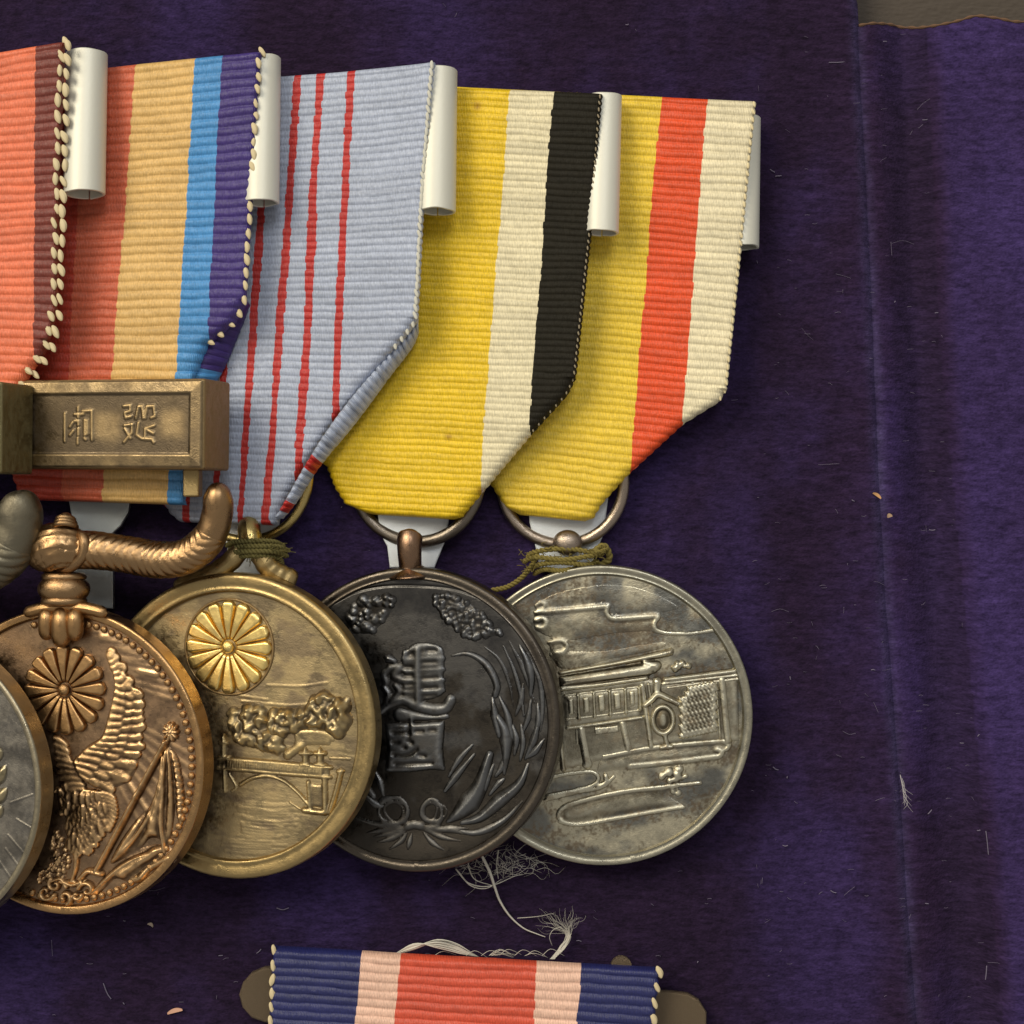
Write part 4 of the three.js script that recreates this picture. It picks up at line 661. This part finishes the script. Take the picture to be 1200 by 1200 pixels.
{
  const m = thing('medal', P(76, 891, 0), 'reddish bronze medal with a chrysanthemum above a spread-winged bird and flags, inscribed bar across ribbon', 'medal', 'medals hanging side by side');
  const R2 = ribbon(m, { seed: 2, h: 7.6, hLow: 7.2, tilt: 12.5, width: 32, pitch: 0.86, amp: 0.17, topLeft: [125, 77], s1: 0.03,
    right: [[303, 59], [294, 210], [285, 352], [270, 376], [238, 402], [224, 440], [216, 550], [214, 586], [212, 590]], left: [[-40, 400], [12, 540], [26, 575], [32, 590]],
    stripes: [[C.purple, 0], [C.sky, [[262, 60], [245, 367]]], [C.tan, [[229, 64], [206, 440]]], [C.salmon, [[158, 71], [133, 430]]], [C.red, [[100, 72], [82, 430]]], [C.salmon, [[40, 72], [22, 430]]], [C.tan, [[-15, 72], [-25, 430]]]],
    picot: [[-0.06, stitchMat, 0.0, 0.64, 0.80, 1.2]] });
  foldStrip(R2.group, [[290, 350], [268, 376], [242, 400], [228, 420], [222, 448]], [[293, 356], [284, 380], [274, 404], [264, 428], [252, 448]], 4.6, 4.3, 11, 0.3, [[0, 0.86, C.purple], [0.86, 1, C.sky]]);
  tube(m, [308, 68], [306, 238], 5.75, 1.72, 0.86);
  hook(m, [[80, 575], [152, 575], [149, 600], [140, 616], [131, 624], [131, 712], [88, 712], [88, 624]], 1.6, metal([0.40, 0.42, 0.42], 0.8));  // duller metal than the other hooks: shade on the tongue put into its colour
  clasp(m, 0, M.claspBronze, [0.13, 0.097, 0.063], [0.42, 0.30, 0.155], [
    [[600, 190], [632, 186], [632, 214], [606, 222], [610, 246], [634, 240]], [[660, 248], [672, 192], [690, 192], [696, 248]], [[704, 248], [712, 192], [746, 190], [752, 240], [734, 246]], [[604, 284], [642, 278], [640, 320], [602, 364]], [[606, 300], [634, 345]], [[672, 272], [664, 330], [690, 348], [738, 350], [746, 366]], [[748, 284], [704, 300], [704, 340]], [[712, 304], [744, 322]],
    [[315, 226], [315, 360]], [[446, 212], [446, 354]], [[402, 214], [446, 212]], [[380, 196], [380, 214]], [[380, 228], [380, 246]], [[380, 262], [380, 282]], [[380, 300], [380, 330]], [[378, 346], [378, 372]], [[412, 258], [412, 322]], [[412, 262], [424, 260], [424, 324], [412, 330]], [[340, 290], [352, 270]], [[340, 330], [356, 310]], [[362, 230], [372, 230]], [[392, 230], [404, 228]], [[362, 262], [372, 262]], [[410, 346], [416, 352]]].map((s) => zoomed(0, 430, 4.138)(s)));
  const lug = new RoundedBoxGeometry(1.5, 2.0, 2.6, 3, 0.2); { const p = P(226, 566, 8); lug.translate(p.x, p.y, p.z); } add(m, 'clasp_lug', lug, M.brass);
  scrollBar(m, 0, M.copperBar);
  const d = new Disc(m, { c: [75.5, 891], h: 6.5, tilt: 15, turn: -0.5, R: 14.4, profile: rimProfile(14.4, 0.8, 0.5, 2.5, 0.28), rim: M.copper });
  clawMount(m, [[55, 728, 0.8, 30, 6.9], [72, 732, 0.95, 38, 7.4], [88, 729, 0.8, 30, 7.7]], M.copper);
  const flange = bar([P(28, 719, 6.2), P(50, 713, 6.9), P(76, 711, 7.4), P(102, 713, 8.0), P(126, 719, 8.6)], (t) => 0.6 * endRound(t, 0.1), 40, 14); add(m, 'flange', flange, M.copper);
  const z = zoomed(0, 700, 3.158), rm = reliefMat(0.40, 0.000022), T = tone([0.13, 0.08, 0.045], [0.62, 0.40, 0.20], [0.30, 0.19, 0.10], 9);
  const field = new Relief(d); field.base = 1; field.each((a, x, y) => 0.02 * (fbm(x * 0.8, y * 0.8, 3) - 0.5));
  const [rx, ry] = d.L(77, 808);
  for (let k = 0; k < 46; k++) { if (hash2(Math.floor(k / 4), 77) < 0.45) continue; const a = -1.0 + k / 46 * 4.3, q = 5.6 + 0.8 * hash2(k, 1), e = 12.2; const p0 = [rx + Math.cos(a) * q, ry + Math.sin(a) * q], p1 = [rx + Math.cos(a) * e * 1.25, ry + Math.sin(a) * e * 1.25]; const far = Math.hypot(...p1) > 12.6 ? 12.6 / Math.hypot(...p1) : 1; field.stroke([p0, [p1[0] * far, p1[1] * far]], [0.05, 0.12, 0.16], 0.05, 'add', 0, true); if (k % 7 === 1) field.stroke([[lerp(p0[0], p1[0] * far, 0.55), lerp(p0[1], p1[1] * far, 0.55)], [p1[0] * far, p1[1] * far]], 0.24, 0.09, 'add', 0, true); }
  field.soften(2);
  field.build('field', rm, (h, c, x, y) => mix3([0.24, 0.155, 0.095], [0.60, 0.39, 0.21], sstep(-0.02, 0.09, c * 1.4 + 0.5 * h + 0.04 * (fbm(x, y, 3) - 0.5))), { field: true, rMax: 13.65 });
  chrysanthemum(m, d, [77, 808], 4.3, M.copper, 0.10, 0.06, 0.45);
  const bb = part(m, 'bead_border'), bead = new THREE.SphereGeometry(0.33, 12, 8); bead.scale(1, 1, 0.75);
  for (let k = 0; k < 100; k++) { const a = k / 100 * Math.PI * 2, x = Math.cos(a) * 13.05, y = Math.sin(a) * 13.05; if (x < -4) continue; addAt(bb, 'bead', bead, M.copper, d.M.clone().multiply(new THREE.Matrix4().makeTranslation(x, y, 0.08))); }
  const mk = (name, f, soft = 1, o = {}) => { const r = new Relief(d); f(r); if (soft) r.soften(soft); r.build(name, rm, T, { on: field, ...o }); };
  mk('bird', (r) => {
    const curve = (pts) => { const c = new THREE.CatmullRomCurve3(r.map(z(pts)).map((p) => V(p[0], p[1], 0)), false, 'centripetal'); return (t) => c.getPoint(clamp(t)); };
    const row = (L, T, n, f0, f1, w, h0, h1, lean, seed) => { for (let i = 0; i < n; i++) { const s = (i + 0.5) / n, j = 0.06 * (hash2(i, seed) - 0.5), a = L(s).lerp(T(s), f0), b = L(s).lerp(T(s + lean), f1 + j), m = a.clone().lerp(b, 0.5).add(V(-0.10 * (b.y - a.y) * 0.5, 0.10 * (b.x - a.x) * 0.5, 0)); r.vane([[a.x, a.y], [m.x, m.y], [b.x, b.y]], w * (0.85 + 0.3 * hash2(i, seed + 9)), h0, h1); } };
    r.poly(z([[410, 204], [452, 262], [500, 328], [522, 368], [522, 440], [526, 520], [520, 580], [500, 650], [462, 690], [400, 706], [332, 692], [300, 645], [276, 600], [300, 576], [340, 552], [374, 526], [400, 480], [414, 420], [430, 368], [440, 318], [424, 262]]), 0.30, 0.5);
    const L = curve([[302, 655], [284, 612], [330, 562], [384, 524], [410, 460], [426, 380], [434, 310], [424, 262], [412, 208]]), T = curve([[330, 694], [420, 714], [500, 660], [514, 596], [532, 560], [528, 515], [533, 468], [524, 436], [529, 405], [523, 364], [476, 298], [442, 232], [414, 202]]);
    row(L, T, 15, 0.22, 1.0, 0.60, 0.36, 0.24, 0.05, 1); row(L, T, 17, 0.10, 0.66, 0.50, 0.46, 0.34, 0.04, 2); row(L, T, 20, 0.02, 0.38, 0.42, 0.54, 0.44, 0.03, 3);
    r.stroke(z([[280, 610], [330, 560], [384, 523], [410, 452], [429, 370], [437, 300], [414, 212]]), [0.2, 0.26, 0.1], 0.62);
    const L2 = curve([[204, 506], [214, 600], [236, 690], [282, 775]]), T2 = curve([[240, 514], [264, 600], [304, 670], [336, 742]]); r.poly(z([[200, 506], [236, 520], [250, 600], [280, 660], [330, 742], [312, 782], [270, 760], [236, 690], [214, 600]]), 0.3, 0.4); row(L2, T2, 11, 0.0, 1.0, 0.42, 0.44, 0.30, 0.10, 4);
    for (let i = 0; i < 9; i++) { const t = i / 8, p = r.map(z([[316 + t * 24, 716 + t * 110], [366 + t * 16, 730 + t * 100], [430 + 26 * Math.sin(t * 2.6) - t * 34, 742 + t * 122]])); r.vane(p, 0.46, 0.46, 0.26); }
    r.poly(z([[240, 740], [280, 715], [340, 720], [385, 770], [395, 830], [366, 880], [350, 925], [310, 952], [266, 925], [244, 865], [248, 800]]), 0.52, 1.3);
    for (let i = 0; i < 120; i++) { const v = 1 - i / 120, y = 728 + v * 205, c = 314 + 10 * Math.sin(v * 5), wid = 70 * Math.sqrt(Math.max(0.08, 1 - Math.pow(v * 2 - 0.75, 2) * 0.62)), x = c + (hash2(i, 5) * 2 - 1) * wid, q = Math.abs(x - c) / wid, hh = 0.66 - 0.28 * q * q, tilt = (x - c) * 0.12; r.vane(r.map(z([[x, y - 12], [x + tilt * 0.4, y + 4], [x + tilt, y + 24]])), 0.34, hh, hh - 0.12, 0.012); }
    r.poly(z([[214, 690], [240, 686], [262, 720], [262, 770], [240, 800], [218, 770]]), 0.6, 0.9); for (let i = 0; i < 16; i++) { const y = 790 - i * 6, x = 226 + hash2(i, 6) * 30; r.vane(r.map(z([[x, y - 8], [x + 2, y], [x + 3, y + 14]])), 0.26, 0.56, 0.44, 0.01); }
    r.stroke(z([[232, 712], [214, 706], [204, 722]]), [0.2, 0.2, 0.08], 0.5);
    r.stroke(z([[285, 940], [283, 1000], [268, 1052]]), [0.34, 0.2, 0.16], 0.6); r.stroke(z([[268, 1046], [240, 1056], [222, 1050]]), 0.16, 0.5); r.stroke(z([[268, 1048], [300, 1058], [318, 1048]]), 0.16, 0.5); r.stroke(z([[268, 1048], [268, 1066]]), 0.14, 0.45); r.soften(1); r.each((a) => a * 0.78);
  }, 0);
  mk('flag', (r) => {
    const [tx, ty] = r.map(z([[618, 520]]))[0], fold = (k, ph) => (x, y) => { const a = Math.atan2(y - ty, x - tx), q = Math.hypot(x - tx, y - ty); return 0.62 + 0.42 * Math.sin(a * k + ph + 1.6 * (fbm(x * 0.45, y * 0.45, 2) - 0.5) + q * 0.25) + 0.16 * (vnoise(x * 2.2, y * 2.2) - 0.5); };
    r.poly(z([[606, 560], [626, 552], [644, 580], [650, 640], [652, 740], [640, 850], [626, 920], [612, 955], [596, 900], [560, 890], [520, 930], [470, 960], [410, 985], [430, 930], [490, 840], [560, 760], [590, 660]]), 0.62, 0.6, true, fold(26, 0));
    r.poly(z([[632, 560], [660, 590], [676, 660], [686, 740], [686, 800], [672, 848], [655, 810], [650, 700], [640, 620]]), 0.5, 0.4, true, (x, y) => 0.6 + 0.6 * Math.abs(Math.sin(y * 5.2 + 2 * vnoise(x * 2, y))));
    r.poly(z([[345, 1092], [400, 1015], [470, 962], [560, 915], [640, 930], [650, 975], [600, 995], [560, 1015], [530, 1052], [480, 1058], [430, 1040], [380, 1085], [350, 1106]]), 0.55, 0.6, true, (x, y) => 0.65 + 0.42 * Math.sin((x * 0.75 - y) * 3.4 + 2.2 * fbm(x * 0.5, y * 0.5, 2)));
    for (const q of [[[604, 586], [594, 690], [560, 800], [490, 905], [420, 972]], [[340, 1098], [420, 1022], [500, 968], [600, 932]], [[612, 700], [600, 830], [612, 945]]]) r.stroke(z(q), [0.12, 0.3, 0.12], 0.55);
  });
  mk('flagpole', (r) => { r.stroke(z([[616, 535], [490, 770], [362, 1008]]), 0.3, 0.75); r.stroke(z([[350, 1012], [378, 1020]]), 0.3, 0.7); for (let k = 0; k < 10; k++) { const a = k / 10 * 6.283; r.stroke(z([[635 + Math.cos(a) * 10, 497 + Math.sin(a) * 12], [635 + Math.cos(a) * 24, 497 + Math.sin(a) * 30]]), 0.19, 0.5); } r.stroke(z([[634, 497], [637, 497]]), 0.28, 0.6); }, 0);
  mk('scroll_ornament', (r) => {
    const spiral = (cx, cy, a, s, n) => { const q = []; for (let i = 0; i <= 18; i++) { const t = i / 18 * 5.4 * s + n, k = a * (1 - i / 22); q.push([cx + Math.cos(t) * k, cy + Math.sin(t) * k]); } r.stroke(z(q), [0.26, 0.22, 0.14], 0.55); };
    spiral(176, 1088, 32, 1, 0.4); spiral(245, 1108, 26, -1, 1.2); spiral(326, 1082, 32, 1, 3.4); spiral(210, 1060, 26, -1, 4.0); spiral(290, 1100, 18, 1, 0); r.stroke(z([[190, 1050], [230, 1040], [250, 1070]]), 0.2, 0.5); r.stroke(z([[300, 1040], [330, 1012], [360, 1018]]), 0.26, 0.55); r.stroke(z([[240, 1050], [270, 1062], [306, 1052]]), 0.22, 0.5);
    r.bumps(z([[150, 1000], [210, 960], [260, 960], [250, 1030], [180, 1050], [140, 1060]]), 60, 0.22, 0.32, 81); r.bumps(z([[200, 860], [250, 900], [250, 960], [200, 980], [180, 920]]), 40, 0.2, 0.24, 82);
  }, 0);
}
{
  const m = thing('medal', P(-112, 920, 0), 'grey bronze medal cut by the left edge, orange ribbon with brown border and cream stitches', 'medal', 'medals hanging side by side');
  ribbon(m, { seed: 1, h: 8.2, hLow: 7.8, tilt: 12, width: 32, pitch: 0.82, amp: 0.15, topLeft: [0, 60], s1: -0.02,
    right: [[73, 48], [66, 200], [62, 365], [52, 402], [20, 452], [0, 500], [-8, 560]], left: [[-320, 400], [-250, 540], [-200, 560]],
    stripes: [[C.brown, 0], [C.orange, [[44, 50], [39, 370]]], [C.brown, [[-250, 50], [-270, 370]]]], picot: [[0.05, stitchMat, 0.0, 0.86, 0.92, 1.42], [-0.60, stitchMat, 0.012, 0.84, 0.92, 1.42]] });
  tube(m, [102, 63], [99, 228], 5.95, 1.95, 0.88);
  clasp(m, -233, metal([0.24, 0.20, 0.10], 1.0), [0.15, 0.12, 0.07], [0.36, 0.29, 0.16], null, 4);
  scrollBar(m, -233, M.greyBronze, 1.5, 10);
  const d = new Disc(m, { c: [-111.6, 920], h: 7.0, tilt: 15, turn: 0, R: 14.4, profile: rimProfile(14.4, 0.62, 0.42, 2.6, 0.3), rim: metal([0.34, 0.29, 0.20], 0.72) });
  const z = zoomed(0, 700, 3.158), rm = reliefMat(0.40, 0.000022);
  const field = new Relief(d); field.base = 1; field.each((a, x, y) => 0.015 * (fbm(x * 0.8, y * 0.8, 3) - 0.5));
  for (const q of [[[30, 880], [100, 960]], [[20, 930], [80, 1010]], [[60, 820], [125, 860]], [[40, 760], [120, 730]], [[0, 980], [40, 1040]]]) field.stroke(z(q), 0.1, 0.04, 'add');
  field.build('field', rm, (h, c, x, y) => mix3([0.16, 0.145, 0.125], [0.245, 0.222, 0.19], sstep(0.35, 0.65, fbm(x * 0.6, y * 0.6, 4))), { field: true, rMax: 13.85 });
  const r = new Relief(d); for (const q of [[[-40, 690], [0, 660], [22, 622]], [[-40, 740], [0, 735], [26, 706]], [[-40, 790], [-10, 792], [8, 770]], [[-40, 590], [-10, 580], [4, 560]]]) r.stroke(z(q), [0.5, 0.55, 0.08], 0.42); r.soften(2); r.build('wing_tip', rm, tone([0.14, 0.12, 0.08], [0.40, 0.33, 0.20], [0.2, 0.17, 0.1]), { on: field });
}

// ------------------------------------------------------------------ ribbon bar at the bottom
{
  const m = thing('ribbon_bar', P(550, 1160, 0), 'ribbon bar on a bronze plate, navy, pink and red stripes, below the medals', 'ribbon bar');
  const outline = [[318, 1137], [310, 1137], [296, 1143], [286, 1154], [282, 1167], [286, 1181], [296, 1192], [310, 1197], [318, 1198], [400, 1260], [700, 1275], [770, 1260], [800, 1240], [819, 1222], [826, 1204], [826, 1188], [818, 1175], [806, 1168], [790, 1166], [770, 1165], [550, 1150]];
  const h = 1.5, sh = new THREE.Shape(outline.map(([x, y]) => { const p = P(x, y, h); return new THREE.Vector2(p.x, -p.z); })), g = new THREE.ExtrudeGeometry(sh, { depth: 0.5, bevelEnabled: true, bevelSize: 0.2, bevelThickness: 0.2, bevelSegments: 3, curveSegments: 20 }); g.rotateX(-Math.PI / 2); g.translate(0, 0.6, 0); add(m, 'backing_plate', g, M.plate);
  ribbon(m, { seed: 7, h: 2.9, hLow: 2.9, tilt: 0.5, width: 37, pitch: 0.92, amp: 0.19, straight: 1, topLeft: [334, 1112], s1: 0.035, billow: 0.5,
    right: [[772, 1136], [765, 1200], [760, 1290]], left: [[318, 1200], [314, 1290]],
    stripes: [[C.navy, 0], [C.pink, [[681, 1131], [676, 1200]]], [C.coral, [[629, 1127], [625, 1200]]], [C.pink, [[471, 1117], [462, 1200]]], [C.navy, [[425, 1114], [416, 1200]]]],
    picot: [[0.0, stitchMat, 0.02, 0.98, 0.85, 1.5]], picotLeft: [[0.0, stitchMat, 0.02, 0.98, 0.85, 1.5]] });
  const tab = new THREE.CylinderGeometry(1.0, 1.0, 0.5, 24); { const p = P(728, 1132, 1.6); tab.translate(p.x, p.y, p.z); } add(m, 'pin_catch', tab, M.plate);
}

// ------------------------------------------------------------------ loose fibres and specks
{
  const fib = (pts, r, n = 14) => bar(pts, (t) => r * (1.1 - 0.75 * t) * (0.5 + 0.5 * Math.sqrt(endRound(t, 0.2))), n, 5);
  const R = rng(99);
  const t1 = thing('loose_thread', P(590, 1050, 0), 'thin white loose thread trailing below the dark medal', 'thread');
  add(t1, 'strand', fib([P(565, 1003, 2.2), P(574, 1022, 1.8), P(580, 1040, 1.2), P(586, 1056, 0.6), P(598, 1074, 0.4), P(614, 1088, 0.4), P(628, 1094, 0.4), P(639, 1098, 0.4)], 0.15, 60), whiteFibre);
  const tuft = thing('lint_tuft', P(600, 1015, 0), 'wispy tuft of whitish lint sticking out between the dark medal and silver medal', 'lint'), f = [];
  for (let i = 0; i < 110; i++) { const x = 545 + R() * 90, y = 1000 + R() * 26, a = R() * 6.28, l = 6 + R() * 18; f.push(fib([P(x, y, 0.8 + R()), P(x + Math.cos(a) * l * 0.5, y + Math.sin(a) * l * 0.4, 0.8 + R()), P(x + Math.cos(a + 0.4 * R()) * l, y + Math.sin(a + 0.6 * R()) * l * 0.8, 0.4 + R()), P(x + Math.cos(a + 0.5) * l * 1.5, y + Math.sin(a + 0.9 * R()) * l * 1.2, 0.3)], 0.010 + 0.012 * R(), 12)); }
  for (const q of [[[534, 1018], [548, 1034], [566, 1039], [582, 1036], [600, 1028], [612, 1024]], [[548, 1014], [556, 1030], [578, 1038]], [[584, 996], [582, 1014], [584, 1030]], [[536, 1020], [552, 1038], [570, 1041], [588, 1030]]]) f.push(fib(q.map((p) => P(...p, 0.9 + 0.4 * R())), 0.07, 30));
  add(tuft, 'fibres', merge(f), whiteFibre); tuft.userData.kind = 'thing';
  const curl = thing('frayed_thread', P(655, 1105, 0), 'curled white thread with a frayed fan end above the ribbon bar', 'thread'), c = [];
  for (let i = 0; i < 46; i++) { const k = i / 46, e = [628 + k * 56 + 12 * (R() - 0.5), 1058 + 26 * Math.abs(k - 0.5) + R() * 24], j = () => 7 * (R() - 0.5); c.push(fib([P(644 + R() * 6, 1124, 1.2), P(656 + R() * 8, 1109, 1.0), P(663 + R() * 6, 1096, 1.0), P(lerp(664, e[0], 0.45) + j(), lerp(1092, e[1], 0.45) + j(), 0.8 + R() * 0.5), P(lerp(664, e[0], 0.8) + j(), lerp(1092, e[1], 0.8) + j(), 0.8), P(e[0] + j(), e[1] + j(), 0.4 + R() * 0.8)], 0.011 + 0.01 * R(), 22)); }
  for (const q of [[[658, 1086], [648, 1090], [644, 1098], [647, 1108]], [[606, 1076], [630, 1074], [650, 1070]]]) c.push(fib(q.map((p) => P(...p, 0.6)), 0.04, 16));
  add(curl, 'fibres', merge(c), whiteFibre);
  const arc = thing('thread_loop', P(505, 1105, 0), 'off-white bundle of threads looping from behind the top of the ribbon bar', 'thread'), b = [];
  for (let i = 0; i < 30; i++) { const o = R() * 12, s = R() * 8; b.push(fib([P(462 + s, 1118, 1.2), P(484 + s, 1108 - o * 0.5 + 3, 1.8), P(512, 1101 + o * 0.9, 2.0 + R() * 0.6), P(536, 1106 + o, 1.8), P(556 + s * 0.6, 1121, 1.2)], 0.06, 20)); }
  for (let i = 0; i < 14; i++) { const x = 500 + R() * 150; b.push(fib([P(x, 1120, 1.6), P(x + 10, 1112 + R() * 6, 1.8), P(x + 26, 1118 + R() * 5, 1.5)], 0.03, 10)); }
  add(arc, 'fibres', merge(b), whiteFibre);
  const flake = (name, label, cat, px, py, len, w, ang, col) => { const g = new THREE.BoxGeometry(len, 0.12, w, 8, 1, 3), ps = g.attributes.position; for (let i = 0; i < ps.count; i++) { const u = ps.getX(i) / len * 2; ps.setZ(i, ps.getZ(i) * (1 - 0.6 * u * u) + 0.1 * u * u); ps.setY(i, ps.getY(i) + 0.12 * u * u); } g.computeVertexNormals(); g.rotateY(ang); const t = tag(add(scene, name, g, plain(col, 0.85)), label, cat); const p = P(px, py, 0.25); t.position.copy(p).multiplyScalar(S); return t; };
  flake('flake', 'tiny pinkish sliver on the velvet below the reddish bronze medal', 'flake', 205, 1184, 1.5, 0.42, 0.25, [0.60, 0.33, 0.22]);
  flake('flake', 'tiny tan sliver on the velvet ridge at the right', 'flake', 1028, 580, 0.95, 0.3, -0.6, [0.50, 0.27, 0.11]);
  flake('flake', 'tiny beige crumb just below the tan sliver on the velvet ridge', 'flake', 1042, 604, 0.5, 0.4, 0.3, [0.36, 0.24, 0.15]);
  flake('flake', 'tiny pale crumb on the velvet between the reddish bronze medal and the ribbon bar', 'flake', 177, 1083, 0.6, 0.3, -0.5, [0.34, 0.26, 0.2]);
  const fe = thing('feathery_fibre', P(1058, 930, 0), 'small feathery white fibre lying on the velvet ridge at the right', 'fibre'), q = [];
  q.push(fib([P(1055, 908, 0.4), P(1058, 924, 0.4), P(1060, 944, 0.3)], 0.05)); for (let i = 0; i < 8; i++) { const y = 912 + i * 3.4; q.push(fib([P(1057 + i * 0.3, y, 0.4), P(1060 + i * 0.6, y + 9, 0.35), P(1059 + (i % 2 ? 8 : -2) + R() * 5, y + 16, 0.25)], 0.028)); }
  add(fe, 'barbs', merge(q), plain([0.52, 0.48, 0.48], 0.85));
  const l = [];
  for (let i = 0; i < 330; i++) {
    let px = 20 + R() * 1180, py = R() * 1195; if (i > 90) { px = 880 + R() * 320; py = 30 + R() * 1170; } else if (i > 60) { px = 20 + R() * 900; py = 1030 + R() * 160; }
    const h = px > edgeX(py) ? -0.7 : 0.14, a = (R() < 0.6 ? 0 : R() * 3.14) + 0.3 * (R() - 0.5), L2 = R() < 0.10 ? 6 + R() * 8 : 0.8 + R() * 3, r = R() < 0.12 ? 0.05 : 0.009 + R() * 0.012;
    l.push(bar([P(px - Math.cos(a) * L2, py - Math.sin(a) * L2, h), P(px, py + (R() - 0.5) * L2 * 0.7, h + 0.05), P(px + Math.cos(a) * L2, py + Math.sin(a) * L2, h)], r, 6, 4));
  }
  tag(add(scene, 'lint', merge(l), lintMat), 'scattered specks and short fibres of pale lint over the velvet', 'lint', null, 'stuff');
}
renderer.render(scene, camera);
